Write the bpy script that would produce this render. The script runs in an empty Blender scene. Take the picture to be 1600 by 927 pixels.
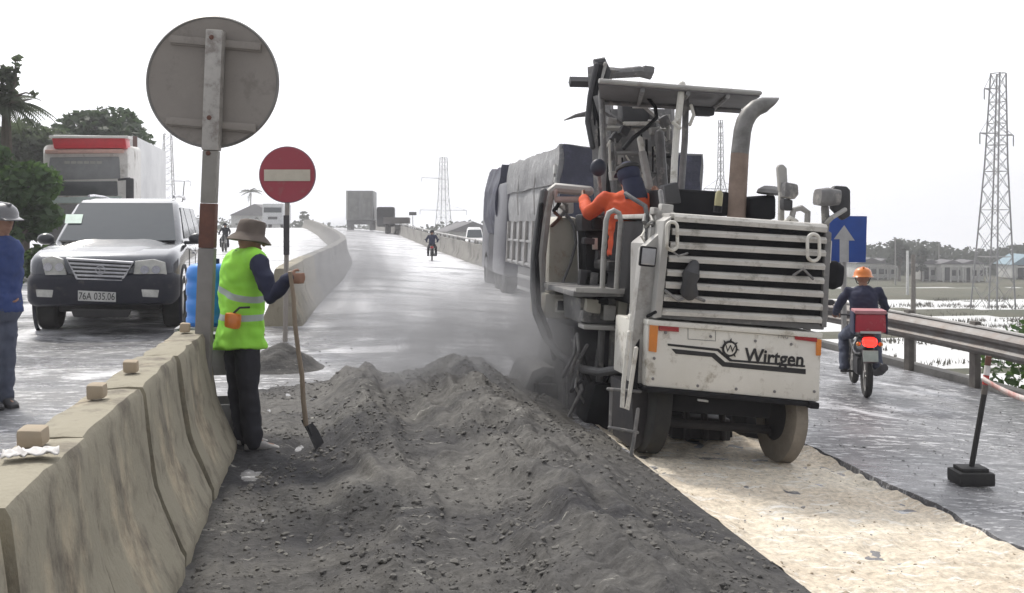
import bpy, bmesh, math, random
from mathutils import Vector, Matrix, noise
from math import sin, cos, pi, radians
V = Vector
random.seed(7)
SC = bpy.context.scene
COL = SC.collection

# ------------------------------------------------------------------ camera
EYE = V((0, 0, 1.6)); YAW = radians(10); FPX = 1600.0; HOR = 350.0
FW = V((sin(YAW), cos(YAW), 0)); RT = V((cos(YAW), -sin(YAW), 0)); UP = V((0, 0, 1))
cd = bpy.data.cameras.new('camera'); cam = bpy.data.objects.new('camera', cd); COL.objects.link(cam)
cam.location = EYE; cam.rotation_euler = (radians(90), 0, -YAW)
cd.sensor_width = 36; cd.lens = 36 * FPX / 1600; cd.shift_y = -(463.5 - HOR) / 1600
cd.clip_start = 0.05; cd.clip_end = 3000
SC.camera = cam
# ------------------------------------------------------------------ sky, sun, exposure
SUN_EL, SUN_AZ = radians(52), radians(-25)      # azimuth from +Y towards +X
w = bpy.data.worlds.new('World'); SC.world = w; w.use_nodes = True
nt = w.node_tree; bg = nt.nodes['Background']
sky = nt.nodes.new('ShaderNodeTexSky'); sky.sky_type = 'NISHITA'; sky.sun_disc = False
sky.sun_elevation = SUN_EL; sky.sun_rotation = SUN_AZ; sky.air_density = 1.0; sky.dust_density = 6.0; sky.ozone_density = 1.0
hs = nt.nodes.new('ShaderNodeHueSaturation'); hs.inputs['Saturation'].default_value = 0.12
mx = nt.nodes.new('ShaderNodeMix'); mx.data_type = 'RGBA'; mx.inputs[0].default_value = 0.75
mx.inputs[7].default_value = (9.6, 9.7, 10.1, 1)
# overcast dome: brighter on the side of the veiled sun, same above and below the horizon
tcw = nt.nodes.new('ShaderNodeTexCoord'); spw = nt.nodes.new('ShaderNodeSeparateXYZ'); nt.links.new(tcw.outputs['Generated'], spw.inputs[0])
abz = nt.nodes.new('ShaderNodeMath'); abz.operation = 'ABSOLUTE'; nt.links.new(spw.outputs['Z'], abz.inputs[0])
cmb = nt.nodes.new('ShaderNodeCombineXYZ'); nt.links.new(spw.outputs['X'], cmb.inputs[0]); nt.links.new(spw.outputs['Y'], cmb.inputs[1]); nt.links.new(abz.outputs[0], cmb.inputs[2])
nt.links.new(cmb.outputs[0], sky.inputs[0])
glw = nt.nodes.new('ShaderNodeMapRange'); glw.inputs[1].default_value = -.8; glw.inputs[2].default_value = .9; glw.inputs[3].default_value = .52; glw.inputs[4].default_value = 1.45
nt.links.new(spw.outputs['Y'], glw.inputs[0])
gm_ = nt.nodes.new('ShaderNodeVectorMath'); gm_.operation = 'SCALE'
nt.links.new(sky.outputs[0], hs.inputs['Color']); nt.links.new(hs.outputs[0], mx.inputs[6]); nt.links.new(mx.outputs[2], gm_.inputs[0]); nt.links.new(glw.outputs[0], gm_.inputs['Scale'])
nt.links.new(gm_.outputs[0], bg.inputs['Color']); bg.inputs['Strength'].default_value = 0.11
sl = bpy.data.lights.new('sun', 'SUN'); so = bpy.data.objects.new('sun', sl); COL.objects.link(so)
sl.energy = 2.3; sl.angle = radians(7); sl.color = (1.0, 0.95, 0.86)
sd = V((sin(SUN_AZ) * cos(SUN_EL), cos(SUN_AZ) * cos(SUN_EL), sin(SUN_EL)))
so.rotation_euler = (-sd).to_track_quat('-Z', 'Y').to_euler()
vs = SC.view_settings; vs.view_transform = 'Standard'; vs.look = 'None'; vs.exposure = 0.15; vs.gamma = 1; vs.use_curve_mapping = False
try:
    SC.cycles.volume_step_rate = 4; SC.cycles.max_bounces = 6; SC.cycles.volume_bounces = 0
    SC.cycles.transparent_max_bounces = 8
except Exception: pass

# ------------------------------------------------------------------ helpers: pixels of the photograph to places
def ray(px, py): return FW + RT * ((px - 800) / FPX) + UP * ((HOR - py) / FPX)
def at(px, py, d): return EYE + ray(px, py) * d
PROF = [(-40, 0), (8.5, 0), (15, .15), (26, .22), (40, .32), (60, .55), (94, 1.12), (110, 1.2), (130, .9), (180, -1.2), (320, -6.5), (2000, -6.5)]
def interp(T, x):
    if x <= T[0][0]: return T[0][1]
    for (a, b), (c, d) in zip(T, T[1:]):
        if x <= c:
            t = (x - a) / (c - a); t = t * t * (3 - 2 * t) if False else t
            return b + (d - b) * t
    return T[-1][1]
def prof(Y):
    return (interp(PROF, Y - 2) + interp(PROF, Y) * 2 + interp(PROF, Y + 2)) / 4
def xr(Y): return interp([(-40, 8.5), (12, 8.5), (20, 7.7), (30, 6.7), (40, 6.1), (94, 6.1), (140, 3), (320, -12)], Y)
def xl(Y): return interp([(-40, -9.3), (94, -9.3), (140, -13), (320, -28)], Y)
def gz(X, Y): return prof(Y) - 0.075 * max(0.0, X - 1.0) - .03 * max(0.0, X - 5.0)
def G(px, py):
    r = ray(px, py); a, b = 1.0, None; t = 1.0
    while t < 400:
        p = EYE + r * t
        if p.z < gz(p.x, p.y): b = t; break
        a = t; t *= 1.02
    if b is None: return EYE + r * 200
    for _ in range(40):
        m = (a + b) / 2; p = EYE + r * m
        if p.z < gz(p.x, p.y): b = m
        else: a = m
    return EYE + r * b
def depth(p): return (p - EYE).dot(FW)

# ------------------------------------------------------------------ helpers: materials
def N(nt, t, **kw):
    n = nt.nodes.new(t)
    for k, v in kw.items():
        if k in n.inputs: n.inputs[k].default_value = v
        else: setattr(n, k, v)
    return n
MATS = {}
def mat(name, col, rough=.6, metal=0, col2=None, scale=6, amount=.5, bump=0, bscale=40, dirt=None, dscale=3, damt=.5,
        spec=.5, stretch=(1, 1, 1), emit=0, coat=0, rvar=0, trans=0):
    if name in MATS: return MATS[name]
    m = bpy.data.materials.new(name); m.use_nodes = True; t = m.node_tree; b = t.nodes['Principled BSDF']
    L = t.links.new
    def c4(c): return (c[0], c[1], c[2], 1)
    b.inputs['Roughness'].default_value = rough; b.inputs['Metallic'].default_value = metal
    b.inputs['Specular IOR Level'].default_value = spec; b.inputs['Coat Weight'].default_value = coat
    tc = N(t, 'ShaderNodeTexCoord'); mp = N(t, 'ShaderNodeMapping'); mp.inputs['Scale'].default_value = stretch
    L(tc.outputs['Object'], mp.inputs[0])
    c2 = col2 or tuple(x * .72 for x in col)
    n1 = N(t, 'ShaderNodeTexNoise', Scale=scale, Detail=6.0, Roughness=.65); L(mp.outputs[0], n1.inputs['Vector'])
    cr = N(t, 'ShaderNodeMapRange'); cr.inputs[1].default_value = .5 - .5 * amount * .6; cr.inputs[2].default_value = .5 + .25
    L(n1.outputs[0], cr.inputs[0])
    mi = N(t, 'ShaderNodeMix', data_type='RGBA'); mi.inputs[6].default_value = c4(col); mi.inputs[7].default_value = c4(c2)
    L(cr.outputs[0], mi.inputs[0]); out = mi.outputs[2]
    if dirt:
        n2 = N(t, 'ShaderNodeTexNoise', Scale=dscale, Detail=8.0, Roughness=.7); L(mp.outputs[0], n2.inputs['Vector'])
        c3 = N(t, 'ShaderNodeMapRange'); c3.inputs[1].default_value = .62 - .25 * damt; c3.inputs[2].default_value = .70 - .1 * damt
        L(n2.outputs[0], c3.inputs[0])
        m2 = N(t, 'ShaderNodeMix', data_type='RGBA'); m2.inputs[7].default_value = c4(dirt); L(out, m2.inputs[6])
        ml = N(t, 'ShaderNodeMath', operation='MULTIPLY'); ml.inputs[1].default_value = .85; L(c3.outputs[0], ml.inputs[0])
        L(ml.outputs[0], m2.inputs[0]); out = m2.outputs[2]
    L(out, b.inputs['Base Color'])
    if rvar:
        r = N(t, 'ShaderNodeMapRange'); r.inputs[1].default_value = .35; r.inputs[2].default_value = .65
        r.inputs[3].default_value = max(.05, rough - rvar); r.inputs[4].default_value = min(1, rough + rvar)
        L(n1.outputs[0], r.inputs[0]); L(r.outputs[0], b.inputs['Roughness'])
    if bump:
        n3 = N(t, 'ShaderNodeTexNoise', Scale=bscale, Detail=5.0, Roughness=.7); L(mp.outputs[0], n3.inputs['Vector'])
        bp = N(t, 'ShaderNodeBump', Strength=1.0, Distance=bump); L(n3.outputs[0], bp.inputs['Height']); L(bp.outputs[0], b.inputs['Normal'])
    if emit:
        b.inputs['Emission Color'].default_value = c4(col); b.inputs['Emission Strength'].default_value = emit
    if trans:
        b.inputs['Transmission Weight'].default_value = trans
    MATS[name] = m; return m

# ------------------------------------------------------------------ helpers: meshes
class MB:
    def __init__(s, M=None): s.v = []; s.f = []; s.M = M
    def add(s, vs, fs, M=None):
        o = len(s.v)
        for p in vs:
            p = V(p)
            if M is not None: p = M @ p
            if s.M is not None: p = s.M @ p
            s.v.append(p)
        s.f += [tuple(i + o for i in f) for f in fs]
        return s
    def box(s, c, d, bev=0, rot=None, M=None):
        bm = bmesh.new(); bmesh.ops.create_cube(bm, size=1)
        for v in bm.verts: v.co = V((v.co.x * d[0], v.co.y * d[1], v.co.z * d[2]))
        if bev > 0:
            bmesh.ops.bevel(bm, geom=bm.edges[:], offset=min(bev, min(d) * .45), segments=2, affect='EDGES', profile=.6)
        X = Matrix.Translation(V(c))
        if rot: X = X @ Matrix.Rotation(rot[2], 4, 'Z') @ Matrix.Rotation(rot[1], 4, 'Y') @ Matrix.Rotation(rot[0], 4, 'X')
        if M is not None: X = M @ X
        bm.verts.index_update()
        s.add([v.co[:] for v in bm.verts], [[v.index for v in f.verts] for f in bm.faces], X); bm.free(); return s
    def prism(s, pts, ax, a, b, bev=0, M=None):
        """pts: 2-D outline; ax: 'x','y','z' the extrusion axis from a to b"""
        def P(p, t):
            return {'y': (p[0], t, p[1]), 'x': (t, p[0], p[1]), 'z': (p[0], p[1], t)}[ax]
        bm = bmesh.new()
        A = [bm.verts.new(P(p, a)) for p in pts]; B = [bm.verts.new(P(p, b)) for p in pts]; n = len(pts)
        bm.faces.new(A); bm.faces.new(B[::-1])
        for i in range(n): bm.faces.new((A[i], B[i], B[(i + 1) % n], A[(i + 1) % n]))
        bmesh.ops.recalc_face_normals(bm, faces=bm.faces[:])
        if bev > 0:
            bmesh.ops.bevel(bm, geom=bm.edges[:], offset=bev, segments=2, affect='EDGES', profile=.6, clamp_overlap=True)
        bm.verts.index_update()
        s.add([v.co[:] for v in bm.verts], [[v.index for v in f.verts] for f in bm.faces], M); bm.free(); return s
    def tube(s, path, r, seg=12, ell=1.0, cap='flat', upv=None, M=None):
        path = [V(p) for p in path]; n = len(path)
        rs = list(r) if hasattr(r, '__len__') else [r] * n
        if cap == 'round':
            d0 = (path[0] - path[1]).normalized(); d1 = (path[-1] - path[-2]).normalized()
            h = [(.98, .2), (.87, .5), (.6, .8), (.2, .98)]
            pre = [(path[0] + d0 * rs[0] * b, rs[0] * a) for a, b in h][::-1]
            post = [(path[-1] + d1 * rs[-1] * b, rs[-1] * a) for a, b in h]
            path = [p for p, _ in pre] + path + [p for p, _ in post]; rs = [q for _, q in pre] + rs + [q for _, q in post]; n = len(path)
        vs = []; u = None
        for i, p in enumerate(path):
            t = (path[min(i + 1, n - 1)] - path[max(i - 1, 0)])
            if t.length < 1e-9: t = V((0, 0, 1))
            t.normalize()
            if u is None:
                u = V(upv) if upv else (V((0, 0, 1)) if abs(t.z) < .9 else V((0, 1, 0)))
            u = (u - t * u.dot(t))
            if u.length < 1e-6: u = t.orthogonal()
            u.normalize(); w_ = t.cross(u)
            for k in range(seg):
                a = 2 * pi * k / seg; vs.append(p + u * (cos(a) * rs[i]) + w_ * (sin(a) * rs[i] * ell))
        fs = []
        for i in range(n - 1):
            for k in range(seg):
                k2 = (k + 1) % seg; fs.append((i * seg + k, i * seg + k2, (i + 1) * seg + k2, (i + 1) * seg + k))
        fs.append(tuple(range(seg))[::-1]); fs.append(tuple((n - 1) * seg + k for k in range(seg)))
        return s.add(vs, fs, M)
    def stack(s, rings, seg=20, M=None, p=2.0):
        """rings: (centre, xvec, yvec) superellipse sections joined; capped"""
        vs = []; fs = []; n = len(rings)
        for c, a, b in rings:
            c = V(c); a = V(a); b = V(b)
            for k in range(seg):
                t = 2 * pi * k / seg; x, y = cos(t), sin(t)
                if p != 2:
                    x = math.copysign(abs(x) ** (2 / p), x); y = math.copysign(abs(y) ** (2 / p), y)
                vs.append(c + a * x + b * y)
        for i in range(n - 1):
            for k in range(seg):
                k2 = (k + 1) % seg; fs.append((i * seg + k, i * seg + k2, (i + 1) * seg + k2, (i + 1) * seg + k))
        fs.append(tuple(range(seg))[::-1]); fs.append(tuple((n - 1) * seg + k for k in range(seg)))
        return s.add(vs, fs, M)
    def ball(s, c, r, seg=16, rings=10, M=None, R=None):
        r = r if hasattr(r, '__len__') else (r, r, r); vs = []; fs = []
        R = R or Matrix.Identity(3)
        vs.append(V(c) + R @ V((0, 0, r[2])))
        for i in range(1, rings):
            th = pi * i / rings
            for k in range(seg):
                a = 2 * pi * k / seg; vs.append(V(c) + R @ V((r[0] * sin(th) * cos(a), r[1] * sin(th) * sin(a), r[2] * cos(th))))
        vs.append(V(c) + R @ V((0, 0, -r[2])))
        for k in range(seg): fs.append((0, 1 + k, 1 + (k + 1) % seg))
        for i in range(rings - 2):
            for k in range(seg):
                a = 1 + i * seg + k; b = 1 + i * seg + (k + 1) % seg; fs.append((a, a + seg, b + seg, b))
        e = len(vs) - 1; o = 1 + (rings - 2) * seg
        for k in range(seg): fs.append((o + k, e, o + (k + 1) % seg))
        return s.add(vs, fs, M)
    def lathe(s, prof_, c=(0, 0, 0), axis='z', seg=32, M=None, cap=True):
        if not cap: prof_ = list(prof_) + [prof_[0]]
        """prof_: (radius, height) pairs, closed by caps where radius > 0"""
        vs = []; fs = []
        for r, h in prof_:
            for k in range(seg):
                a = 2 * pi * k / seg; x, y = r * cos(a), r * sin(a)
                q = {'z': (x, y, h), 'x': (h, x, y), 'y': (y, h, x)}[axis]
                vs.append(V(c) + V(q))
        n = len(prof_)
        for i in range(n - 1):
            for k in range(seg):
                k2 = (k + 1) % seg; fs.append((i * seg + k, i * seg + k2, (i + 1) * seg + k2, (i + 1) * seg + k))
        if cap: fs.append(tuple(range(seg))[::-1]); fs.append(tuple((n - 1) * seg + k for k in range(seg)))
        return s.add(vs, fs, M)
    def quad(s, a, b, c, d): return s.add([a, b, c, d], [(0, 1, 2, 3)])
    def wobble(s, amp, sc, seed=0, st=(1, 1, 1)):
        for p in s.v:
            q = V((p.x * sc * st[0] + seed, p.y * sc * st[1], p.z * sc * st[2]))
            p += noise.noise_vector(q) * amp
        return s
    def build(s, name, m, parent=None, smooth=35, loc=None):
        me = bpy.data.meshes.new(name); me.from_pydata([tuple(p) for p in s.v], [], s.f); me.validate()
        bm = bmesh.new(); bm.from_mesh(me)
        if len(bm.faces) < 60000: bmesh.ops.recalc_face_normals(bm, faces=bm.faces[:])
        bm.to_mesh(me); bm.free()
        if smooth is not None:
            me.polygons.foreach_set('use_smooth', [True] * len(me.polygons))
            if smooth < 180: me.set_sharp_from_angle(angle=radians(smooth))
        me.materials.append(m); o = bpy.data.objects.new(name, me); COL.objects.link(o)
        if parent: o.parent = parent
        if loc: o.location = loc
        return o
def tag(o, label=None, cat=None, group=None, kind=None):
    if label: o['label'] = label
    if cat: o['category'] = cat
    if group: o['group'] = group
    if kind: o['kind'] = kind
    return o
def thing(name, label, cat, loc=(0, 0, 0), rot=(0, 0, 0), group=None):
    o = bpy.data.objects.new(name, None); COL.objects.link(o); o.empty_display_size = .2
    o.location = loc; o.rotation_euler = rot
    return tag(o, label, cat, group)
def kids(o): return [c for c in bpy.data.objects if c.parent == o]
def clone(o, parent=None):
    c = o.copy(); COL.objects.link(c)
    if parent: c.parent = parent
    for k in kids(o): clone(k, c)
    return c
def local(o):
    return Matrix.LocRotScale(o.location, o.rotation_euler, o.scale)
def text_part(body, size, ext, M, m, parent, name='lettering', align='CENTER', bold=0, sx=1.0):
    cu = bpy.data.curves.new('t', 'FONT'); cu.body = body; cu.size = size; cu.extrude = ext; cu.align_x = align; cu.offset = bold
    cu.resolution_u = 3
    t = bpy.data.objects.new('t', cu); COL.objects.link(t)
    dg = bpy.context.evaluated_depsgraph_get(); me = bpy.data.meshes.new_from_object(t.evaluated_get(dg))
    bpy.data.objects.remove(t); me.transform(M @ Matrix.Diagonal((sx, 1, 1, 1))); me.materials.clear(); me.materials.append(m)
    o = bpy.data.objects.new(name, me); COL.objects.link(o); o.parent = parent; return o
def remeshed(mb, name, m, parent, vox=.01, smooth=3, wr=0, wsc=14, keep=None):
    o = mb.build(name + '_tmp', m)
    md = o.modifiers.new('r', 'REMESH'); md.mode = 'VOXEL'; md.voxel_size = vox
    sm = o.modifiers.new('s', 'SMOOTH'); sm.factor = .5; sm.iterations = smooth
    dg = bpy.context.evaluated_depsgraph_get(); me = bpy.data.meshes.new_from_object(o.evaluated_get(dg))
    bpy.data.objects.remove(o); me.name = name
    if wr:
        for v in me.vertices:
            n = noise.noise(V((v.co.x * wsc + v.co.z * 6, v.co.y * wsc, v.co.z * wsc * 1.1)) + V((5, 2, 9)))
            n2 = noise.noise(V((v.co.x * wsc * .7 - v.co.z * 5, v.co.y * wsc * .6, v.co.z * wsc * .9)))
            v.co += v.normal * (wr * (1 - abs(n) * 2.4) * .6 + wr * n2)
    me.materials.clear(); me.materials.append(m)
    me.polygons.foreach_set('use_smooth', [True] * len(me.polygons))
    o = bpy.data.objects.new(name, me); COL.objects.link(o)
    if parent: o.parent = parent
    return o
# ------------------------------------------------------------------ materials of the ground
def road_mat(name, base, dark, chips, chip_amt, tan=None, rough=(.3, .6), spec=.4, fb=.012, rng=(.38, .64)):
    m = bpy.data.materials.new(name); m.use_nodes = True; t = m.node_tree; b = t.nodes['Principled BSDF']; L = t.links.new; b.inputs['Specular IOR Level'].default_value = spec
    tc = N(t, 'ShaderNodeTexCoord'); P = tc.outputs['Object']
    mp = N(t, 'ShaderNodeMapping'); mp.inputs['Scale'].default_value = (.35, 1.0, 1); L(P, mp.inputs[0])
    big = N(t, 'ShaderNodeTexNoise', Scale=.8, Detail=7.0, Roughness=.62, Distortion=.6); L(mp.outputs[0], big.inputs[0])
    fine = N(t, 'ShaderNodeTexNoise', Scale=22.0, Detail=6.0, Roughness=.75); L(P, fine.inputs[0])
    r1 = N(t, 'ShaderNodeMapRange'); r1.inputs[1].default_value = rng[0]; r1.inputs[2].default_value = rng[1]; L(big.outputs[0], r1.inputs[0])
    mi = N(t, 'ShaderNodeMix', data_type='RGBA'); mi.inputs[6].default_value = (*dark, 1); mi.inputs[7].default_value = (*base, 1); L(r1.outputs[0], mi.inputs[0])
    mf = N(t, 'ShaderNodeMix', data_type='RGBA', blend_type='MULTIPLY'); mf.inputs[0].default_value = .75; L(mi.outputs[2], mf.inputs[6])
    r2 = N(t, 'ShaderNodeMapRange'); r2.inputs[1].default_value = .3; r2.inputs[2].default_value = .7; r2.inputs[3].default_value = .45; r2.inputs[4].default_value = 1.5
    L(fine.outputs[0], r2.inputs[0]); L(r2.outputs[0], mf.inputs[7])
    mp2 = N(t, 'ShaderNodeMapping'); mp2.inputs['Scale'].default_value = (.5, 1.7, 1); mp2.inputs['Rotation'].default_value = (0, 0, -.12); L(P, mp2.inputs[0])
    ch = N(t, 'ShaderNodeTexNoise', Scale=9.0, Detail=9.0, Roughness=.8); L(mp2.outputs[0], ch.inputs[0])
    r3 = N(t, 'ShaderNodeMapRange'); r3.inputs[1].default_value = .64 - chip_amt; r3.inputs[2].default_value = .70 - chip_amt; L(ch.outputs[0], r3.inputs[0])
    mc = N(t, 'ShaderNodeMix', data_type='RGBA'); mc.inputs[7].default_value = (*chips, 1); L(mf.outputs[2], mc.inputs[6]); L(r3.outputs[0], mc.inputs[0])
    L(mc.outputs[2], b.inputs['Base Color'])
    rr = N(t, 'ShaderNodeMapRange'); rr.inputs[1].default_value = .38; rr.inputs[2].default_value = .62; rr.inputs[3].default_value = rough[1]; rr.inputs[4].default_value = rough[0]
    L(big.outputs[0], rr.inputs[0]); L(rr.outputs[0], b.inputs['Roughness'])
    bp = N(t, 'ShaderNodeBump', Strength=.9, Distance=fb); L(fine.outputs[0], bp.inputs['Height'])
    bp2 = N(t, 'ShaderNodeBump', Strength=.8, Distance=.10); L(big.outputs[0], bp2.inputs['Height']); L(bp.outputs[0], bp2.inputs['Normal'])
    L(bp2.outputs[0], b.inputs['Normal'])
    return m
M_ROAD = road_mat('asphalt', (.20, .20, .212), (.075, .075, .084), (.62, .62, .64), .105, rough=(.16, .5), spec=.9, fb=.008, rng=(.42, .58))
def climb_glare(m):
    # sky glare painted into the colour in broken patches, from about 11 m on
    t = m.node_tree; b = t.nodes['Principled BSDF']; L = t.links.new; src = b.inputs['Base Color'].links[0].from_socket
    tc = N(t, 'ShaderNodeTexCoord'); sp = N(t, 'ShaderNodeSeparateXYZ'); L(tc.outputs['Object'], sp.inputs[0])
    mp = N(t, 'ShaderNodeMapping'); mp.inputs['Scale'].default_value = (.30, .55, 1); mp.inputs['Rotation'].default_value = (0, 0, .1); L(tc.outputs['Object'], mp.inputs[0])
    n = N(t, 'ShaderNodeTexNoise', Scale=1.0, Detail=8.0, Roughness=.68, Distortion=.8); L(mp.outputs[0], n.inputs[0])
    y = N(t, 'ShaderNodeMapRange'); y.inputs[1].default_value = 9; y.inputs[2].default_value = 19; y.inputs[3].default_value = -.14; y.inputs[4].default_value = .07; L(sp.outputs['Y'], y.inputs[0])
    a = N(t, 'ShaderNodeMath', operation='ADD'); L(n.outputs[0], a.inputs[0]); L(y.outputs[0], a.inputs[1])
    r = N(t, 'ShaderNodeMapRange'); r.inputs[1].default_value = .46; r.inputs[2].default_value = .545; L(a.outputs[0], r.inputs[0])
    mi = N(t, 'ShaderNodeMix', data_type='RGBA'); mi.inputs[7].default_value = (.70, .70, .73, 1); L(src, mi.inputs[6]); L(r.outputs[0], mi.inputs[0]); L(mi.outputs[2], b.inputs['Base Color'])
climb_glare(M_ROAD)
M_SAND = road_mat('milled_base', (.80, .725, .60), (.63, .54, .43), (.86, .83, .77), .10, rough=(.75, .95))
M_HEAP = road_mat('loose_millings', (.135, .128, .117), (.042, .041, .045), (.33, .32, .29), .045, rough=(.8, .95))
M_STONE = mat('millings_stone', (.17, .162, .148), .85, col2=(.05, .048, .05), scale=1.7, bump=.004)
M_GRASS = mat('grass_land', (.075, .082, .05), .9, col2=(.13, .115, .08), scale=.15, bump=.05, bscale=3)
M_SLOPE = M_GRASS
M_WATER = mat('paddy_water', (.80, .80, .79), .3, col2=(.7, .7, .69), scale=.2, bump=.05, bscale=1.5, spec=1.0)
M_CONC = mat('barrier_concrete', (.33, .30, .23), .85, col2=(.58, .48, .34), amount=-.15, scale=2.4, bump=.008, bscale=24, dirt=(.12, .10, .08), dscale=3.5, damt=.5, stretch=(1, 1, .6))
M_CONCF = mat('parapet_concrete', (.30, .29, .27), .85, col2=(.2, .19, .18), scale=1.5, bump=.01, bscale=10, dirt=(.12, .115, .11), dscale=1.0, damt=.5)
M_GALV = mat('galvanised_steel', (.42, .41, .40), .45, .6, col2=(.3, .29, .28), scale=8, bump=.002)
M_RUST = mat('rusty_steel', (.19, .085, .06), .75, .2, col2=(.11, .06, .05), scale=12, bump=.003)
M_BLACK = mat('black_rubber', (.022, .022, .024), .7, col2=(.04, .038, .036), scale=10, bump=.002)

# ------------------------------------------------------------------ road, milled strip, land, water
SX0, SX1, SY1 = 2.15, 3.83, 11.2                       # the milled strip
def rgrid(name, xs, ys, fz, m, **kw):
    mb = MB(); nx = len(xs)
    for y in ys:
        for x in xs:
            X, Z = fz(x, y); mb.v.append(V((X, y, Z)))
    for j in range(len(ys) - 1):
        for i in range(nx - 1):
            a = j * nx + i; mb.f.append((a, a + 1, a + 1 + nx, a + nx))
    return mb.build(name, m, smooth=60, **kw)
def frange(a, b, s):
    n = max(1, round((b - a) / s)); return [a + (b - a) * i / n for i in range(n + 1)]
def edge_w(Y, k): return .05 * noise.noise(V((Y * 1.4, k, 0))) + .03 * noise.noise(V((Y * 5, k, 3)))
def road_fz(x, y):
    X = x
    if x > 3.9: X = 3.9 + (x - 3.9) * (xr(y) - 3.9) / 4.6
    if x < -3: X = -3 + (x + 3) * (xl(y) + 3) / -6.3
    z = gz(X, y) + .012 * noise.noise(V((X * .7, y * .45, 1))) + .004 * noise.noise(V((X * 3, y * 3, 5)))
    if abs(x - (SX0 + .02)) < .001 or abs(x - (SX1 - .02)) < .001 or SX0 + .03 < x < SX1 - .03:
        if y < SY1: z -= .062
    if SX0 - .05 < x < SX1 + .05 and y < SY1:
        X += edge_w(y, 1 if x < 3 else 7)
    return X, z
xs = frange(-9.3, -3, .9) + frange(-3, 2.0, .25)[1:] + [SX0 - .03, SX0, SX0 + .02, 2.5, 3, 3.5, SX1 - .02, SX1, SX1 + .03] + frange(3.9, 8.5, .3)
ys = frange(-6, 1.5, .5) + frange(1.5, SY1 - .01, .08)[1:] + [SY1] + frange(SY1 + .2, 30, .3) + frange(30.5, 120, 1.2) + frange(122, 320, 6)
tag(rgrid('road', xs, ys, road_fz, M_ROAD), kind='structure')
def strip_fz(x, y):
    z = gz(x, y) - .048 + .018 * noise.noise(V((x * 2.2, y * 2.2, 2))) + .022 * noise.noise(V((x * 6, y * 6, 8))) + .014 * noise.noise(V((x * 17, y * 15, 3)))
    f = min(1, max(0, (min(x - SX0, SX1 - x) - .02) / .1)); return x + (edge_w(y, 1) if x < 3 else edge_w(y, 7)) * .9, z + (1 - f) * .035
tag(rgrid('milled_surface', frange(SX0 + .025, SX1 - .025, .033), frange(2, SY1 - .02, .033), strip_fz, M_SAND), kind='structure')

LZ = -7.0
def away(e, y): return -.035 * max(0.0, V((e, y, 0)).dot(FW) - 215)
def land_fz(x, y):
    # x: signed distance beyond the road edge
    e = (xr(y) + x) if x > 0 else (xl(y) + x)
    base = gz(xr(y), y) if x > 0 else gz(xl(y), y)
    fall = .12 + max(0, abs(x) - 1.0) / (1.7 if x > 0 else 5.0)
    z = max(LZ + .15, base - fall) if fall < 30 else LZ + .15
    if z <= LZ + .16:
        v = V((e, y, 0)).dot(FW) + 5 * noise.noise(V((e * .02, y * .02, 0))); u = V((e, y, 0)).dot(RT)
        z = LZ - .3
        for a, b in ((-50, 30), (44, 46), (60, 62.5), (76, 80), (94, 102), (118, 137), (139.5, 4000)):
            if a < v < b: z = LZ + .22
        if v > 44 and 64 < u < 67: z = LZ + .22
        z += .12 * noise.noise(V((e * .15, y * .15, 4))) + away(e, y)
    return e, z
lx = [.05, .5, 1.0, 1.8, 3, 4.5, 6, 8, 10, 12, 14, 17] + frange(20, 140, 3) + frange(150, 300, 15) + [400, 600, 1000]
ly = frange(-30, 0, 6) + frange(2, 200, 2) + frange(210, 400, 20) + [600, 1000, 1800]
tag(rgrid('ground', lx, ly, land_fz, M_GRASS), kind='structure')
tag(rgrid('ground', [-q for q in lx[::-1]], ly, land_fz, M_GRASS), kind='structure')
bpy.data.objects['ground.001'].location.z = -.01
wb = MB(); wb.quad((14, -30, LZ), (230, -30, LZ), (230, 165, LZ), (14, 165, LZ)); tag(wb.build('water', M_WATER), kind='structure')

# weeds standing in the flooded field
wd = MB()
for _ in range(1500):
    d = random.uniform(62, 120); px = random.uniform(1330, 1640); p = at(px, 350 + 8.6 * 1600 / d, d)
    if noise.noise(V((p.x * .12, p.y * .3, 0))) < .05: continue
    for k in range(7):
        a = random.uniform(0, pi); h = random.uniform(.12, .42); q = p + V((random.uniform(-.5, .5), random.uniform(-.5, .5), 0)); q.z = LZ
        e = V((cos(a), sin(a), 0)) * random.uniform(.03, .07)
        wd.add([q - e, q + e, q + V((random.uniform(-.15, .15), 0, h))], [(0, 1, 2)])
M_WEED = mat('weed_blades', (.09, .085, .06), .9)
tag(wd.build('weeds', M_WEED, smooth=None), kind='stuff')

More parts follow.
